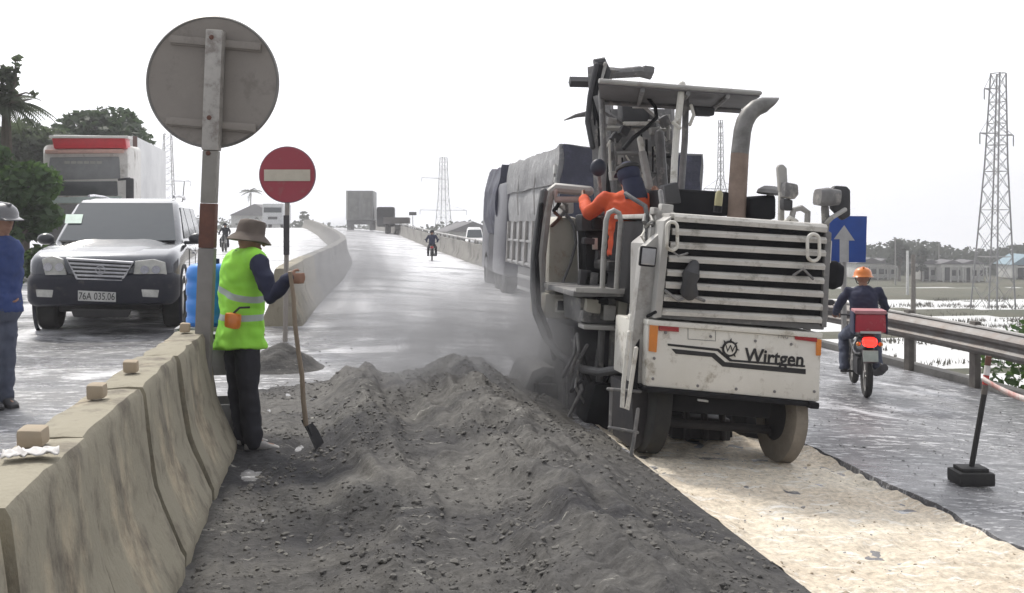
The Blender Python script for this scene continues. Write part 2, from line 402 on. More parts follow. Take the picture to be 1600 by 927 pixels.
# ------------------------------------------------------------------ loose millings: the windrow
def heap_h(x, y):
    """height of the loose material over the road"""
    L = interp([(2, -.95), (9.0, -.9), (10.6, -.7)], y); R = SX0 + .02
    if x < L or x > R or y > 10.9: return -.03
    x0_ = min(1.0, max(0, (x + .35) / .5)); a = .30 * math.exp(-((x - interp([(2, .5), (5, .42), (8, .2)], y) - .06 * sin(y * .9)) / .27) ** 2) * interp([(2, .30), (4, .30), (6, .44), (9.5, .60)], y)
    b = .40 * math.exp(-((x - 1.28 - .05 * sin(y * 1.3)) / .42) ** 2) * interp([(2, .62), (5, .58), (9.5, .62)], y)
    v = .15 * interp([(2, .22), (5, .25), (9.3, .5)], y) * math.exp(-((x - .75) / .5) ** 2)
    h = (max(a, b) * .75 + (a + b) * .25 + v) * (.25 + .75 * x0_)
    edge = min(1, (x - L) / .35) * min(1, (R - x) / .22); edge = max(0, edge)
    end = min(1, max(0, (10.8 - y - .5 * abs(x - 1.2) * .4) / .9)); end = end * end * (3 - 2 * end)
    wx = x + .10 * noise.noise(V((x * 1.5, y * 1.1, 31))); n = .065 * noise.noise(V((wx * 6.5, y * .8, 12))) + .034 * noise.noise(V((wx * 14 + y * 1.2, y * 1.9, 15))) + .04 * noise.noise(V((x * 2.1, y * 1.6, 0))) + .035 * noise.noise(V((x * 5, y * 4, 4))) + .03 * abs(noise.noise(V((x * 11, y * 9, 7)))) + .018 * abs(noise.noise(V((x * 24, y * 20, 9))))
    return (h + .02 + n * (.5 + min(1, h * 3))) * (edge ** .8) * end - .012 * (1 - end)
def heap_fz(x, y): return x, gz(x, y) + heap_h(x, y)
tag(rgrid('loose_millings', frange(-.72, SX0 + .03, .021), frange(2.0, 10.9, .024), heap_fz, M_HEAP), kind='stuff')
# stones in the windrow and on the milled strip
def stones(name, m, n, pick, rmin, rmax):
    mb = MB(); base = bmesh.new(); bmesh.ops.create_icosphere(base, subdivisions=1, radius=1)
    bv = [v.co.copy() for v in base.verts]; base.verts.index_update(); bf = [tuple(v.index for v in f.verts) for f in base.faces]; base.free()
    k = 0
    while k < n:
        q = pick()
        if q is None: continue
        k += 1
        r = rmin + (rmax - rmin) * random.random() ** 7; a = random.uniform(0, 6.28); sq = V((random.uniform(.7, 1.4), random.uniform(.6, 1.1), random.uniform(.4, .8)))
        R = Matrix.Rotation(a, 3, 'Z') @ Matrix.Rotation(random.uniform(-.4, .4), 3, 'X')
        s = random.random() * 50; o = len(mb.v)
        for v in bv:
            u = v * (1 + .55 * noise.noise(v * 1.7 + V((s, s, 0)))); mb.v.append(q + R @ V((u.x * sq.x, u.y * sq.y, u.z * sq.z)) * r)
        mb.f += [tuple(i + o for i in f) for f in bf]
    return tag(mb.build(name, m, smooth=None), kind='stuff')
def pick_heap():
    y = 2.2 + 8.2 * random.random() ** 1.2; x = random.uniform(-.62, 2.14)
    if noise.noise(V((x * 2, y * 1.5, 3))) + random.uniform(-.3, .3) < -.05: return None
    return V((x, y, gz(x, y) + heap_h(x, y) + .002))
stones('millings_rubble', M_STONE, 14000, pick_heap, .003, .022)
def pick_strip():
    y = random.uniform(3.5, 10); x = random.uniform(SX0 + .06, SX1 - .06); return V((*strip_fz(x, y)[:1], y, strip_fz(x, y)[1]))
stones('base_rubble', mat('base_stone', (.5, .42, .31), .9, col2=(.3, .25, .2)), 700, pick_strip, .004, .016)
def pick_road():
    y = random.uniform(4.5, 22); x = random.choice([random.uniform(3.9, 7.5), random.uniform(3.9, 7.5), random.uniform(-.4, 3)])
    if x < 2.3 and y < 11: return None
    return V((x, y, gz(x, y) + .004))
stones('road_gravel', mat('light_gravel', (.5, .5, .5), .8, col2=(.12, .12, .13), scale=.8), 4200, pick_road, .005, .015)
# small heap beyond the worker
def mound(name, label, c, rx, ry, h, m):
    mb = MB(); nr, ns = 14, 40
    for i in range(nr + 1):
        r = i / nr
        for k in range(ns):
            a = 2 * pi * k / ns; x = c.x + rx * r * cos(a); y = c.y + ry * r * sin(a)
            z = h * (cos(pi * r) * .5 + .5) ** .8 * (1 + .3 * noise.noise(V((x * 6, y * 6, 0)))) - .01
            mb.v.append(V((x, y, gz(x, y) + z)))
    for i in range(nr):
        for k in range(ns):
            k2 = (k + 1) % ns; mb.f.append((i * ns + k, i * ns + k2, (i + 1) * ns + k2, (i + 1) * ns + k))
    return tag(mb.build(name, m, smooth=180), label, 'gravel heap')
mound('gravel_heap', 'small dark gravel heap on the road beside the far barrier end behind the shovel worker', G(440, 575), .5, .5, .26, M_HEAP)

# ------------------------------------------------------------------ concrete barriers
def jersey(name, pA, pB, label, group, m, lug=(), seed=0, hgt=.85, cracks=0):
    d = (pB - pA); L = d.length; d.normalize()
    r = thing(name, label, 'barrier', pA, (0, math.asin(-max(-.5, min(.5, 0))), math.atan2(d.y, d.x) - pi / 2), group)
    half = [(.30, 0), (.30, .07), (.285, .10), (.20, .30), (.165, .40), (.135, .60), (.11, hgt - .03), (.095, hgt)]
    pr = []
    for i, (a, b) in enumerate(half):
        pr.append((a, b))
        if i + 1 < len(half):
            c, e = half[i + 1]
            n = 3 if e - b > .1 else 1
            for k in range(1, n): pr.append((a + (c - a) * k / n, b + (e - b) * k / n))
    ring = pr + [(.03, hgt + .004), (-.03, hgt + .004)] + [(-a, b) for a, b in pr[::-1]]
    n = max(4, int(L / .07)); mb = MB(); R = len(ring)
    dz = pB.z - pA.z
    for j in range(n + 1):
        t = j / n; y = L * t; e = 1.0
        if j in (0, n): e = .965
        for x, z in ring:
            w = noise.noise(V((y * 1.3 + seed * 9, z * .5, 1 if x > 0 else 5))) * .022 + noise.noise(V((y * 4 + seed, z * 1.5, 2))) * .009 + noise.noise(V((y * 16, z * 10, seed))) * .004 - .018 * max(0, noise.noise(V((y * 9, z * 9, seed + 20))) - .35) * (2.5 if z > .72 else 1)
            mb.v.append(V((x * e + (w if x > 0 else -w), y, z * (1 - .012 * (e < 1)) + t * dz + (noise.noise(V((y * 7, x * 9, seed))) * .008 if z > .7 else 0) - .02)))
    for j in range(n):
        for k in range(R):
            k2 = (k + 1) % R; mb.f.append((j * R + k, j * R + k2, (j + 1) * R + k2, (j + 1) * R + k))
    mb.f.append(tuple(range(R))[::-1]); mb.f.append(tuple(n * R + k for k in range(R)))
    mb.build('barrier_body', m, r, smooth=50)
    for y, s in lug:
        b = MB().box((-.02, y, hgt + .02 + dz * y / L), (s * 1.1, s * 1.25, .06), .014).wobble(.006, 12, y); b.build('lifting_block', M_LUG, r)
    return r
M_LUG = mat('lug_concrete', (.38, .32, .24), .85, col2=(.46, .36, .26), scale=8, bump=.003)
bx = -.95
bz = .03
jersey('concrete_barrier', V((bx, .9, bz)), V((bx, 2.83, bz)), 'stained tan concrete barrier block cut off by the lower left corner', 'near concrete barriers', M_CONC, [], 1)
jersey('concrete_barrier', V((bx, 2.90, bz)), V((bx, 3.78, bz)), 'stained concrete barrier block with a white rag lying on its top', 'near concrete barriers', M_CONC, [(.70, .075)], 2)
jersey('concrete_barrier', V((bx, 3.81, bz)), V((bx, 4.86, bz)), 'short concrete barrier block just beyond the one with the white rag', 'near concrete barriers', M_CONC, [(.72, .066)], 5)
jersey('concrete_barrier', V((bx, 4.915, bz)), V((bx, 6.05, bz)), 'concrete barrier block between the short one and the end one by the worker', 'near concrete barriers', M_CONC, [(.36, .062)], 3)
jersey('concrete_barrier', V((bx, 6.08, bz)), V((bx, 7.42, bz)), 'end block of the near barrier beside the worker, by the round sign pole', 'near concrete barriers', M_CONC, [(1.1, .06)], 6)
# dark vertical cracks are grooves with old bitumen
def med(Y): return interp([(14.5, -.72), (18, -.55), (26, 0.0), (34, .38), (40, .42), (55, .1), (75, -.75), (95, -1.9), (112, -2.9)], Y)
ORD = 'first second third fourth fifth sixth seventh eighth ninth tenth eleventh twelfth thirteenth fourteenth fifteenth sixteenth seventeenth eighteenth nineteenth twentieth'.split()
ORD += ['twenty-' + o for o in ORD[:9]] + ['thirtieth'] + ['thirty-' + o for o in ORD[:9]]
Y = 14.9; k = 0
while Y < 108:
    L = 3.0 if Y > 30 else 2.4
    a = V((med(Y), Y, gz(med(Y), Y))); b = V((med(Y + L), Y + L, gz(med(Y + L), Y + L)))
    bb = a + (b - a) * (1 - .03 / L)
    lab = 'nearest block of the far median barrier, its stained tan end facing the worker' if k == 0 else '%s weathered block of the far median barrier, counted from its near tan end' % ORD[k]
    jersey('concrete_barrier', a, bb, lab, 'far median barrier blocks', M_CONC if k < 2 else M_CONCF, [], k + 10, .85)
    Y += L; k += 1
# parapet on the right of the climbing road
def parapet(Y0, Y1, label, seed):
    a = V((xr(Y0) - .2, Y0, gz(xr(Y0) - .2, Y0))); b = V((xr(Y1) - .2, Y1, gz(xr(Y1) - .2, Y1)))
    d = b - a; L = d.length; r = thing('concrete_parapet', label, 'parapet', a, (0, 0, math.atan2(d.y, d.x) - pi / 2), 'parapet lengths on the right of the climb')
    mb = MB(); mb.prism([(-.22, -.1), (-.22, .15), (-.12, .3), (-.10, .82), (.12, .82), (.15, -.1)], 'y', 0, L - .03, 0)
    for v in mb.v: v.z += v.y / L * (b.z - a.z)
    mb.build('parapet_wall', M_CONCF, r)
    mb = MB().tube([(0, .1, .98), (0, L - .1, .98 + b.z - a.z)], .04, 8)
    for t in frange(.3, L - .3, 2.0): mb.box((0, t, .9 + t / L * (b.z - a.z)), (.08, .05, .18))
    mb.build('top_rail', M_GALV, r)
Y = 30.0; k = 0
while Y < 112: parapet(Y, Y + 6, '%s length of the grey parapet with pale top rail, counted from the lorries' % ORD[k], k); Y += 6; k += 1
# white rag on the barrier
rag = MB(); nx, ny = 16, 10
for j in range(ny):
    for i in range(nx):
        u, v_ = i / (nx - 1) - .5, j / (ny - 1) - .5
        rag.v.append(V((u * .16, v_ * .09, .016 + .02 * abs(noise.noise(V((u * 6, v_ * 7, 1)))) + .012 * noise.noise(V((u * 15, v_ * 12, 4))))))
for j in range(ny - 1):
    for i in range(nx - 1):
        a = j * nx + i; rag.f.append((a, a + 1, a + nx + 1, a + nx))
ro = rag.build('rag', mat('white_cloth', (.75, .73, .72), .9), smooth=180, loc=at(48, 733, 3.2)); ro.location.z = .866; ro.rotation_euler = (0, 0, .2)
md = ro.modifiers.new('t', 'SOLIDIFY'); md.thickness = .004
tag(ro, 'crumpled white rag lying on top of the near concrete barrier', 'rag')

# ------------------------------------------------------------------ guardrail on the right
M_RAIL = mat('weathered_rail', (.17, .165, .165), .5, .5, col2=(.10, .08, .07), scale=5, bump=.002, dirt=(.16, .13, .12), dscale=3, damt=.3)
GL = -.05
def guardrail():
    r = thing('guardrail', 'weathered dark steel guardrail on posts along the right road edge', 'guardrail', (0, 0, 0))
    Ys = frange(3.6, 28, .5)
    prf = [(0, .47), (-.05, .50), (-.085, .53), (-.085, .57), (-.045, .61), (-.045, .65), (-.085, .69), (-.085, .73), (-.05, .77), (0, .80), (.008, .79), (-.035, .755), (-.07, .725), (-.07, .69), (-.033, .65), (-.033, .61), (-.07, .57), (-.07, .535), (-.04, .51), (0, .48)]
    mb = MB(); R = len(prf)
    for Y in Ys:
        X = xr(Y) - .15
        for x, z in prf: mb.v.append(V((X + x, Y, gz(X, Y) + z + .04 + GL)))
    for j in range(len(Ys) - 1):
        for k in range(R):
            k2 = (k + 1) % R; mb.f.append((j * R + k, j * R + k2, (j + 1) * R + k2, (j + 1) * R + k))
    mb.build('rail_beam', M_RAIL, r, smooth=30)
    mb = MB()
    for Y0, Y1 in zip(Ys, Ys[1:]): pass
    mb.tube([(xr(Y) - .1, Y, gz(xr(Y) - .1, Y) + .86 + GL) for Y in Ys], .028, 8); mb.build('top_pipe', M_GALV, r)
    Y = 4.2
    while Y < 27.5:
        X = xr(Y) - .07; z = gz(X, Y)
        p = MB().box((X, Y, z + .38), (.09, .13, 1.0), .01); p.box((X - .06, Y, z + .67), (.06, .12, .2), .01)
        p.build('rail_post', M_CONCF if False else M_POST, r); Y += 1.35
    c = MB()
    return r
M_POST = mat('old_post', (.17, .155, .14), .8, col2=(.09, .08, .075), scale=8, bump=.003)
guardrail()
kb = MB()
for Y0, Y1 in zip(frange(2, 30, .7), frange(2, 30, .7)[1:]):
    a, b = xr(Y0), xr(Y1)
    kb.add([(a - .06, Y0, gz(a, Y0) - .2), (a + .14, Y0, gz(a, Y0) - .2), (a + .14, Y0, gz(a, Y0) + .10), (a - .04, Y0, gz(a, Y0) + .10),
            (b - .06, Y1, gz(b, Y1) - .2), (b + .14, Y1, gz(b, Y1) - .2), (b + .14, Y1, gz(b, Y1) + .10), (b - .04, Y1, gz(b, Y1) + .10)],
           [(0, 4, 7, 3), (3, 7, 6, 2), (2, 6, 5, 1)])
tag(kb.build('kerb', M_CONCF), kind='structure')

# ------------------------------------------------------------------ vegetation
M_LEAF = mat('dark_leaves', (.035, .06, .035), .6, col2=(.06, .085, .05), scale=1.2, amount=1)
M_LEAF2 = mat('bright_leaves', (.06, .12, .04), .6, col2=(.04, .07, .035), scale=1.5, amount=1)
M_LEAFG = mat('grey_green_leaves', (.09, .105, .07), .7, col2=(.05, .065, .045), scale=1.2, amount=1)
M_FAR = mat('far_foliage', (.045, .06, .045), .9, col2=(.09, .10, .075), scale=.2, amount=1)
M_BARK = mat('bark', (.13, .11, .09), .9, bump=.01, bscale=12)
def leafy(m, c, f=.4):
    t = m.node_tree; b = t.nodes['Principled BSDF']; o = t.nodes['Material Output']; tr = N(t, 'ShaderNodeBsdfTranslucent'); mxs = N(t, 'ShaderNodeMixShader'); mxs.inputs[0].default_value = f
    tr.inputs['Color'].default_value = (*c, 1); t.links.new(b.outputs[0], mxs.inputs[1]); t.links.new(tr.outputs[0], mxs.inputs[2]); t.links.new(mxs.outputs[0], o.inputs['Surface'])
leafy(M_LEAF, (.06, .10, .04)); leafy(M_LEAF2, (.12, .22, .05)); leafy(M_LEAFG, (.13, .17, .09)); leafy(M_FAR, (.08, .10, .07))
def leaves(mb, clumps, n, size, elong=1.6):
    tot = sum(r[0] * r[1] * r[2] for _, r in clumps)
    for c, r in clumps:
        k = max(4, int(n * (r[0] * r[1] * r[2]) / tot))
        for _ in range(k):
            while True:
                q = V((random.uniform(-1, 1), random.uniform(-1, 1), random.uniform(-1, 1)))
                if .25 < q.length < 1: break
            q = q * (q.length ** -.35) if q.length > .3 else q
            p = c + V((q.x * r[0], q.y * r[1], q.z * r[2]))
            a = V((random.gauss(0, 1), random.gauss(0, 1), random.gauss(0, .5))).normalized(); b = a.orthogonal().normalized()
            b = Matrix.Rotation(random.uniform(0, 6.28), 3, a) @ b
            s = size * random.uniform(.6, 1.5); a = a * s * elong / 2; b = b * s / 2
            o = len(mb.v); mb.v += [p - a, p + b, p + a, p - b]; mb.f.append((o, o + 1, o + 2, o + 3))
def tree(label, base, h, w_, m=M_LEAF, n=5000, size=.16, nc=14, group=None, name='leafy_tree', low=.3, trunk=True):
    r = thing(name, label, 'tree', base, (0, 0, 0), group); cl = []
    for _ in range(nc):
        a = random.uniform(0, 6.28); rr = w_ * .5 * random.random() ** .6; z = random.uniform(low, .88) * h
        f = 1 - .55 * max(0, (z / h - .5)) * 2; c = V((cos(a) * rr * f, sin(a) * rr * f, z)); s = random.uniform(.13, .27) * w_
        cl.append((c, (s, s, s * .75)))
    cl.append((V((0, 0, h * .9)), (w_ * .15, w_ * .15, h * .1)))
    cr = MB(); leaves(cr, cl, n, size); cr.build('crown', m, r, smooth=None)
    if trunk:
        tb = MB(); tb.tube([(0, 0, -.4), (.03 * h * .3, 0, h * .25), (0, .02 * h, h * .55), (.01 * h, 0, h * .85)], [h * .035, h * .026, h * .018, h * .006], 8)
        for c, s in cl[:8]: tb.tube([(0, 0, h * .3), V((0, 0, h * .35)).lerp(c, .5), c], [h * .014, h * .009, h * .004], 6)
        tb.build('trunk', M_BARK, r)
    return r
def palm(label, base, h, n=15, fl=2.2, m=M_LEAF, lean=.3, group=None, name='palm_tree'):
    r = thing(name, label, 'tree', base, (0, 0, random.uniform(0, 6)), group)
    top = V((lean, 0, h)); t = MB().tube([(0, 0, -.4), (lean * .2, 0, h * .4), (lean * .6, 0, h * .75), top], [.17, .13, .11, .09], 8); t.build('trunk', M_BARK, r)
    f = MB()
    for k in range(n):
        a = k * 2.4 + random.uniform(-.2, .2); el = random.uniform(-.2, 1.15); L = fl * random.uniform(.8, 1.1); d = V((cos(a), sin(a), 0)); side = V((-sin(a), cos(a), 0))
        pts = []
        for i in range(12):
            t_ = i / 11; pts.append(top + d * (L * t_ * cos(el * (1 - t_ * .5))) + V((0, 0, L * (sin(el) * t_ - .75 * t_ * t_))))
        f.tube(pts, [.025 * (1 - i / 12) + .004 for i in range(12)], 4)
        for i in range(1, 11):
            for s_ in (-1, 1):
                for q in (0, .5):
                    p = pts[i].lerp(pts[i + 1], q); l = L * .26 * sin(pi * min(1, (i + q) / 11 + .12)) + .05; e = p + side * s_ * l * .75 + (pts[i + 1] - pts[i]).normalized() * l * .5 + V((0, 0, -l * .45))
                    wv = (pts[i + 1] - pts[i]).normalized() * .045 * fl / 2.2; o = len(f.v); f.v += [p - wv, p + wv, e]; f.f.append((o, o + 1, o + 2))
    f.build('crown', m, r, smooth=None); return r
def bush(label, base, h, w_, m, n=900, size=.09, group=None, name='shrub'):
    r = thing(name, label, 'shrub', base, (0, 0, 0), group); cl = []
    for _ in range(7):
        a = random.uniform(0, 6.28); rr = w_ * .35 * random.random(); s = random.uniform(.2, .35) * w_
        cl.append((V((cos(a) * rr, sin(a) * rr, random.uniform(.3, .8) * h)), (s, s, s * .8)))
    c = MB(); leaves(c, cl, n, size); c.build('foliage', m, r, smooth=None)
    t = MB()
    for c_, s in cl: t.tube([(0, 0, -.2), c_ * .6, c_], [.02, .014, .006], 5)
    t.build('stem', M_BARK, r); return r
def landz(X, Y):
    return land_fz(X - xr(Y), Y)[1] if X > xr(Y) else land_fz(X - xl(Y), Y)[1]
def onland(px, d):
    p = at(px, 350, d); p.z = landz(p.x, p.y); return p

# trees on the left
def L(px, py_top, d, w_, lab, m=M_LEAF, **k):
    b = onland(px, d); top = at(px, py_top, d).z; return tree(lab, b, top - b.z, w_, m, **k)
G1 = 'trees on the left verge'
L(-50, 175, 27, 3.6, 'dark leafy tree at the left edge behind the person in blue', n=9000, size=.17, group=G1)
L(38, 185, 42, 5.0, 'grey-green leafy tree left of the red and white truck', M_LEAFG, n=9000, size=.17, group=G1)
L(-8, 225, 24, 2.6, 'bright green low tree beside the left road edge', M_LEAF2, n=7000, size=.13, low=.1, group=G1)
L(140, 172, 52, 7.0, 'broad dark tree rising behind the red topped truck', n=9000, size=.25, group=G1)
L(95, 200, 48, 6.0, 'dark tree between the red truck and the grey-green tree', n=7000, size=.24, group=G1)
L(-62, 330, 19, 2.2, 'dense dark shrubby tree low behind the person in blue', n=6000, size=.12, low=.05, group=G1)
b = onland(5, 25); palm('tall palm with ragged fronds at the upper left corner', b, at(5, 165, 25).z - b.z, 26, 1.15, M_LEAFG, .1)
# ragged bare branch reaching right
rb = MB(); p0 = at(12, 160, 25)
rb.tube([p0, at(25, 150, 25), at(40, 145, 25), at(55, 148, 25)], [.05, .03, .02, .01], 6)
for q in ((14, 110), (25, 88), (27, 100), (50, 155), (35, 152)): rb.tube([p0, at((12 + q[0]) / 2 + 4, (160 + q[1]) / 2, 25), at(*q, 25)], [.05, .03, .01], 6)
cl = [(at(14, 130, 25), (.18, .2, .5)), (at(26, 100, 25), (.1, .1, .25)), (at(52, 150, 25), (.12, .1, .1)), (at(4, 140, 25), (.3, .2, .6))]
bt = MB(); leaves(bt, cl, 500, .11)
rr = thing('ragged_tree', 'thin ragged tree with a bare twig reaching right above the left palm', 'tree', (0, 0, 0))
b0 = onland(8, 25); rb.tube([b0 - V((0, 0, .3)), b0.lerp(p0, .5) + V((.1, 0, 0)), p0], [.12, .1, .06], 7)
rb.build('trunk', M_BARK, rr); bt.build('crown', M_LEAFG, rr, smooth=None)
# shrubs on the embankment behind the guardrail
for i, (px, py, d, h, w_, m, lab) in enumerate([
    (1592, 555, 11.5, 1.3, 1.4, M_LEAFG, 'dull green shrub behind the guardrail at the right edge of the picture'),
    (1545, 560, 13, 1.5, 1.5, M_LEAFG, 'grey-green shrub behind the guardrail right of the black marker pole'),
    (1640, 540, 13.5, 1.4, 1.9, M_LEAF2, 'brighter green shrub behind the guardrail just out by the right edge')]):
    p = at(px, 350, d); g = landz(p.x, p.y); top = at(px, py - 18, d).z
    bush(lab, V((p.x, p.y, g)), max(.6, top - g), w_, m, n=1300, size=.075, group='shrubs on the embankment')

# ------------------------------------------------------------------ far wood, houses, pylons, poles
TT = [(150, 330), (300, 333), (350, 340), (395, 335), (440, 346), (475, 337), (520, 350), (600, 347), (640, 354), (700, 344), (760, 342), (900, 350), (1200, 372), (1330, 376), (1380, 383), (1400, 372), (1450, 377), (1480, 386), (1540, 392), (1590, 382), (1660, 376)]
tl = MB()
for i in range(15000):
    px = random.uniform(120, 1700); d = random.uniform(165, 185) if px > 1250 else random.uniform(190, 240)
    s = FPX / d; top = interp(TT, px) + 7 * noise.noise(V((px * .07, d * .08, 0))) + 4 * noise.noise(V((px * .3, 1, 0))) + (d - 165) * .1
    zt = 1.6 + (350 - top) / s; q = random.random() ** .7; z = LZ + (zt - LZ) * q
    p = at(px, 350, d); c = V((p.x, p.y, z)); r = random.uniform(.35, 1.0) * (1.35 - q * .8)
    a = V((random.gauss(0, 1), random.gauss(0, 1), random.gauss(0, .6))).normalized() * r; b = a.orthogonal().normalized() * r * .8
    o = len(tl.v); tl.v += [c - a, c + b, c + a, c - b]; tl.f.append((o, o + 1, o + 2, o + 3))
tag(tl.build('far_wood', M_FAR, smooth=None), 'far off belt of trees along the horizon behind the flooded field', kind='stuff')
M_HW = mat('house_wall', (.62, .62, .60), .8, col2=(.45, .45, .45), scale=1)
M_HR = mat('house_roof', (.16, .15, .16), .8, col2=(.1, .1, .11), scale=1)
M_HRB = mat('blue_roof', (.22, .33, .40), .6)
M_DARK = mat('dark_opening', (.02, .022, .025), .5)
def house(px, d, w_, h, lab, roof=M_HR, yaw=0, rise=.9, nwin=2, base=None):
    p = onland(px, d) if base is None else base
    r = thing('house', lab, 'house', p, (0, 0, -YAW + yaw), 'houses beyond the fields'); D = w_ * 1.1
    MB().box((0, 0, h / 2 + .2), (w_, D, h), .02).build('wall', M_HW, r)
    rf = MB().prism([(-w_ / 2 - .35, h + .2), (w_ / 2 + .35, h + .2), (0, h + .2 + rise)], 'y', -D / 2 - .4, D / 2 + .4, .03); rf.build('roof', roof, r)
    MB().box((-w_ * .18, -D / 2 - .02, 1.2), (w_ * .26, .08, 1.9), .01).build('door', M_DARK, r)
    for i in range(nwin): MB().box((w_ * (.1 + .26 * i), -D / 2 - .02, h * .55), (w_ * .17, .07, h * .34), .01).build('window', M_DARK, r)
    po = MB()
    for x in (-w_ / 2, -w_ / 6, w_ / 6, w_ / 2): po.box((x, -D / 2 - .9, h * .45), (.16, .16, h * .9))
    po.box((0, -D / 2 - .9, h * .9 + .12), (w_ + .4, .3, .24)); po.build('porch', M_HW, r)
house(1352, 156, 4.4, 2.2, 'small pale house right of the blue arrow sign across the fields')
house(1376, 158, 3.2, 2.0, 'narrow pale house between two thin poles across the fields')
house(1447, 152, 3.0, 2.3, 'low grey house left of the two white porch houses', rise=.7)
house(1479, 150, 3.2, 2.4, 'left one of the two white porch houses across the flooded field', rise=.6)
house(1510, 150, 3.4, 2.4, 'right one of the two white porch houses, beside the pylon', rise=.6)
house(1592, 156, 4.5, 2.0, 'house with a pale blue gabled roof at the right edge', M_HRB, rise=1.6)
house(728, 165, 8, 7.0, 'white house low left of the tarpaulin truck on the horizon', rise=1.6, yaw=.3)
house(748, 150, 5, 6.0, 'small white house close beside the tarpaulin truck', rise=.9)
house(408, 200, 9, 7.6, 'grey roofed house on the horizon left of the small palm', rise=2.2)

M_PYL = mat('pylon_steel', (.28, .28, .29), .6, .3)
def pylon(px, d, wb_, wt, H, lab, lean=0, mem=.09, arms=((.93, -1.6, 0), (.745, -2.0, 2.0)), yaw=.35):
    p = onland(px, d); r = thing('pylon', lab, 'pylon', p, (0, 0, yaw), 'electricity pylons'); ln = V((lean, 0, 0))
    zb = .62
    def hw(t):
        return (wb_ + (wt * 1.5 - wb_) * t / zb) / 2 if t < zb else (wt * 1.5 + (wt - wt * 1.5) * (t - zb) / (1 - zb)) / 2
    def P(sx, sy, t): return V((sx * hw(t), sy * hw(t), t * H)) + ln * t
    cs = [(-1, -1), (1, -1), (1, 1), (-1, 1)]; lv = [0, .12, .235, .34, .43, .515, .59, .65, .70, .745, .79, .835, .88, .93, 1.0]
    for a, b in cs: MB().tube([P(a, b, 0) - V((0, 0, .4)), P(a, b, zb), P(a, b, 1)], mem, 4).build('tower_leg', M_PYL, r)
    br = MB()
    for i, (t0, t1) in enumerate(zip(lv, lv[1:])):
        for k in range(4):
            a, b = cs[k], cs[(k + 1) % 4]
            br.tube([P(*a, t0), P(*b, t1)], mem * .34, 4); br.tube([P(*b, t0), P(*a, t1)], mem * .34, 4)
            if i % 2: br.tube([P(*a, t1), P(*b, t1)], mem * .34, 4)
    br.build('bracing', M_PYL, r)
    for t, l, rr in arms:
        for x in (l, rr):
            if not x: continue
            am = MB(); s = 1 if x > 0 else -1; tip = V((x + s * hw(t), 0, t * H)) + ln * t
            am.tube([P(s, -1, t), tip], mem * .6, 4); am.tube([P(s, 1, t), tip], mem * .6, 4); am.tube([P(s, 1, min(1, t + .06)), tip], mem * .34, 4)
            am.tube([tip, tip - V((0, 0, 1.1))], mem * .7, 6); am.build('cross_arm', M_PYL, r)
    return r
pylon(1551, 102, 3.0, 1.0, 24, 'tall lattice pylon standing in the flooded field at the right', .9, .10)
pylon(693, 246, 4.2, 1.3, 25.5, 'distant lattice pylon on the horizon left of the tarpaulin truck', 0, .085, ((.80, -5, 0), (.5, -5, 5)))
pylon(1126, 174, 5.5, .5, 26, 'pointed lattice pylon seen between canopy post and exhaust pipe', 0, .09, ((.55, -3, 3),))
pylon(262, 211, 4, 1.4, 25.5, 'faint distant lattice pylon between the container truck and the round sign', 0, .08, ((.62, -3.5, 3.5),))
M_POLE = mat('concrete_pole', (.30, .29, .28), .8)
def pole(px, y_top, d, rr, lab, m=M_POLE, arm=True, name='utility_pole'):
    p = onland(px, d); zt = at(px, y_top, d).z; r = thing(name, lab, 'pole', p, (0, 0, .4), 'poles across the fields')
    MB().tube([(0, 0, -.3), (0, 0, zt - p.z)], [rr * 1.3, rr], 8).build('pole_shaft', m, r)
    if arm: MB().box((0, 0, zt - p.z - .3), (rr * 14, rr * 1.5, rr * 1.5)).build('cross_arm', m, r)
pole(1427, 398, 62, .13, 'thick dark post standing between the flooded field and the motorcyclist', M_POST, False)
pole(1399, 371, 140, .08, 'thin grey pole left of the white pole across the field')
pole(1418, 392, 120, .14, 'short white pole across the field', mat('white_pole', (.7, .7, .7), .7), False)
pole(1467, 380, 160, .08, 'thin pole with cross arms above the two porch houses')
palm('small palm on the horizon between the two round signs', onland(391, 205), 11.5, 11, 3.2, M_FAR, .8)
tree('round dark tree on the horizon right of the no entry sign', onland(474, 200), at(474, 332, 200).z - LZ, 6, M_FAR, n=1500, size=.5, group='lone trees on the horizon')
tree('dark umbrella shaped tree above the far wood between poles', onland(1405, 150), at(1405, 376, 150).z - LZ, 3.5, M_FAR, n=1500, size=.3, group='lone trees on the horizon')
tree('small round tree on the horizon above the far grey house', onland(1440, 150), at(1440, 386, 150).z - LZ, 2.2, M_FAR, n=700, size=.3, group='lone trees on the horizon')
tree('lone tree right of the far box truck at the crest', onland(590, 190), at(590, 330, 190).z - LZ, 4, M_FAR, n=1200, size=.45, group='lone trees on the horizon')

# ------------------------------------------------------------------ signs
M_SIGNB = mat('sign_back', (.33, .30, .272), .6, .25, col2=(.28, .255, .232), scale=3, bump=.001, dirt=(.23, .21, .19), dscale=5, damt=.25)
M_RED = mat('sign_red', (.36, .05, .075), .5, col2=(.35, .04, .06), scale=4, dirt=(.3, .12, .12), dscale=4, damt=.3)
M_CREAM = mat('sign_cream', (.62, .57, .47), .6, col2=(.5, .45, .37), scale=5)
def disc(mb, r, y0, y1, seg=64, bev=.004):
    return mb.lathe([(r - bev, y0), (r, y0 + bev), (r, y1 - bev), (r - bev, y1)], axis='y', seg=seg)
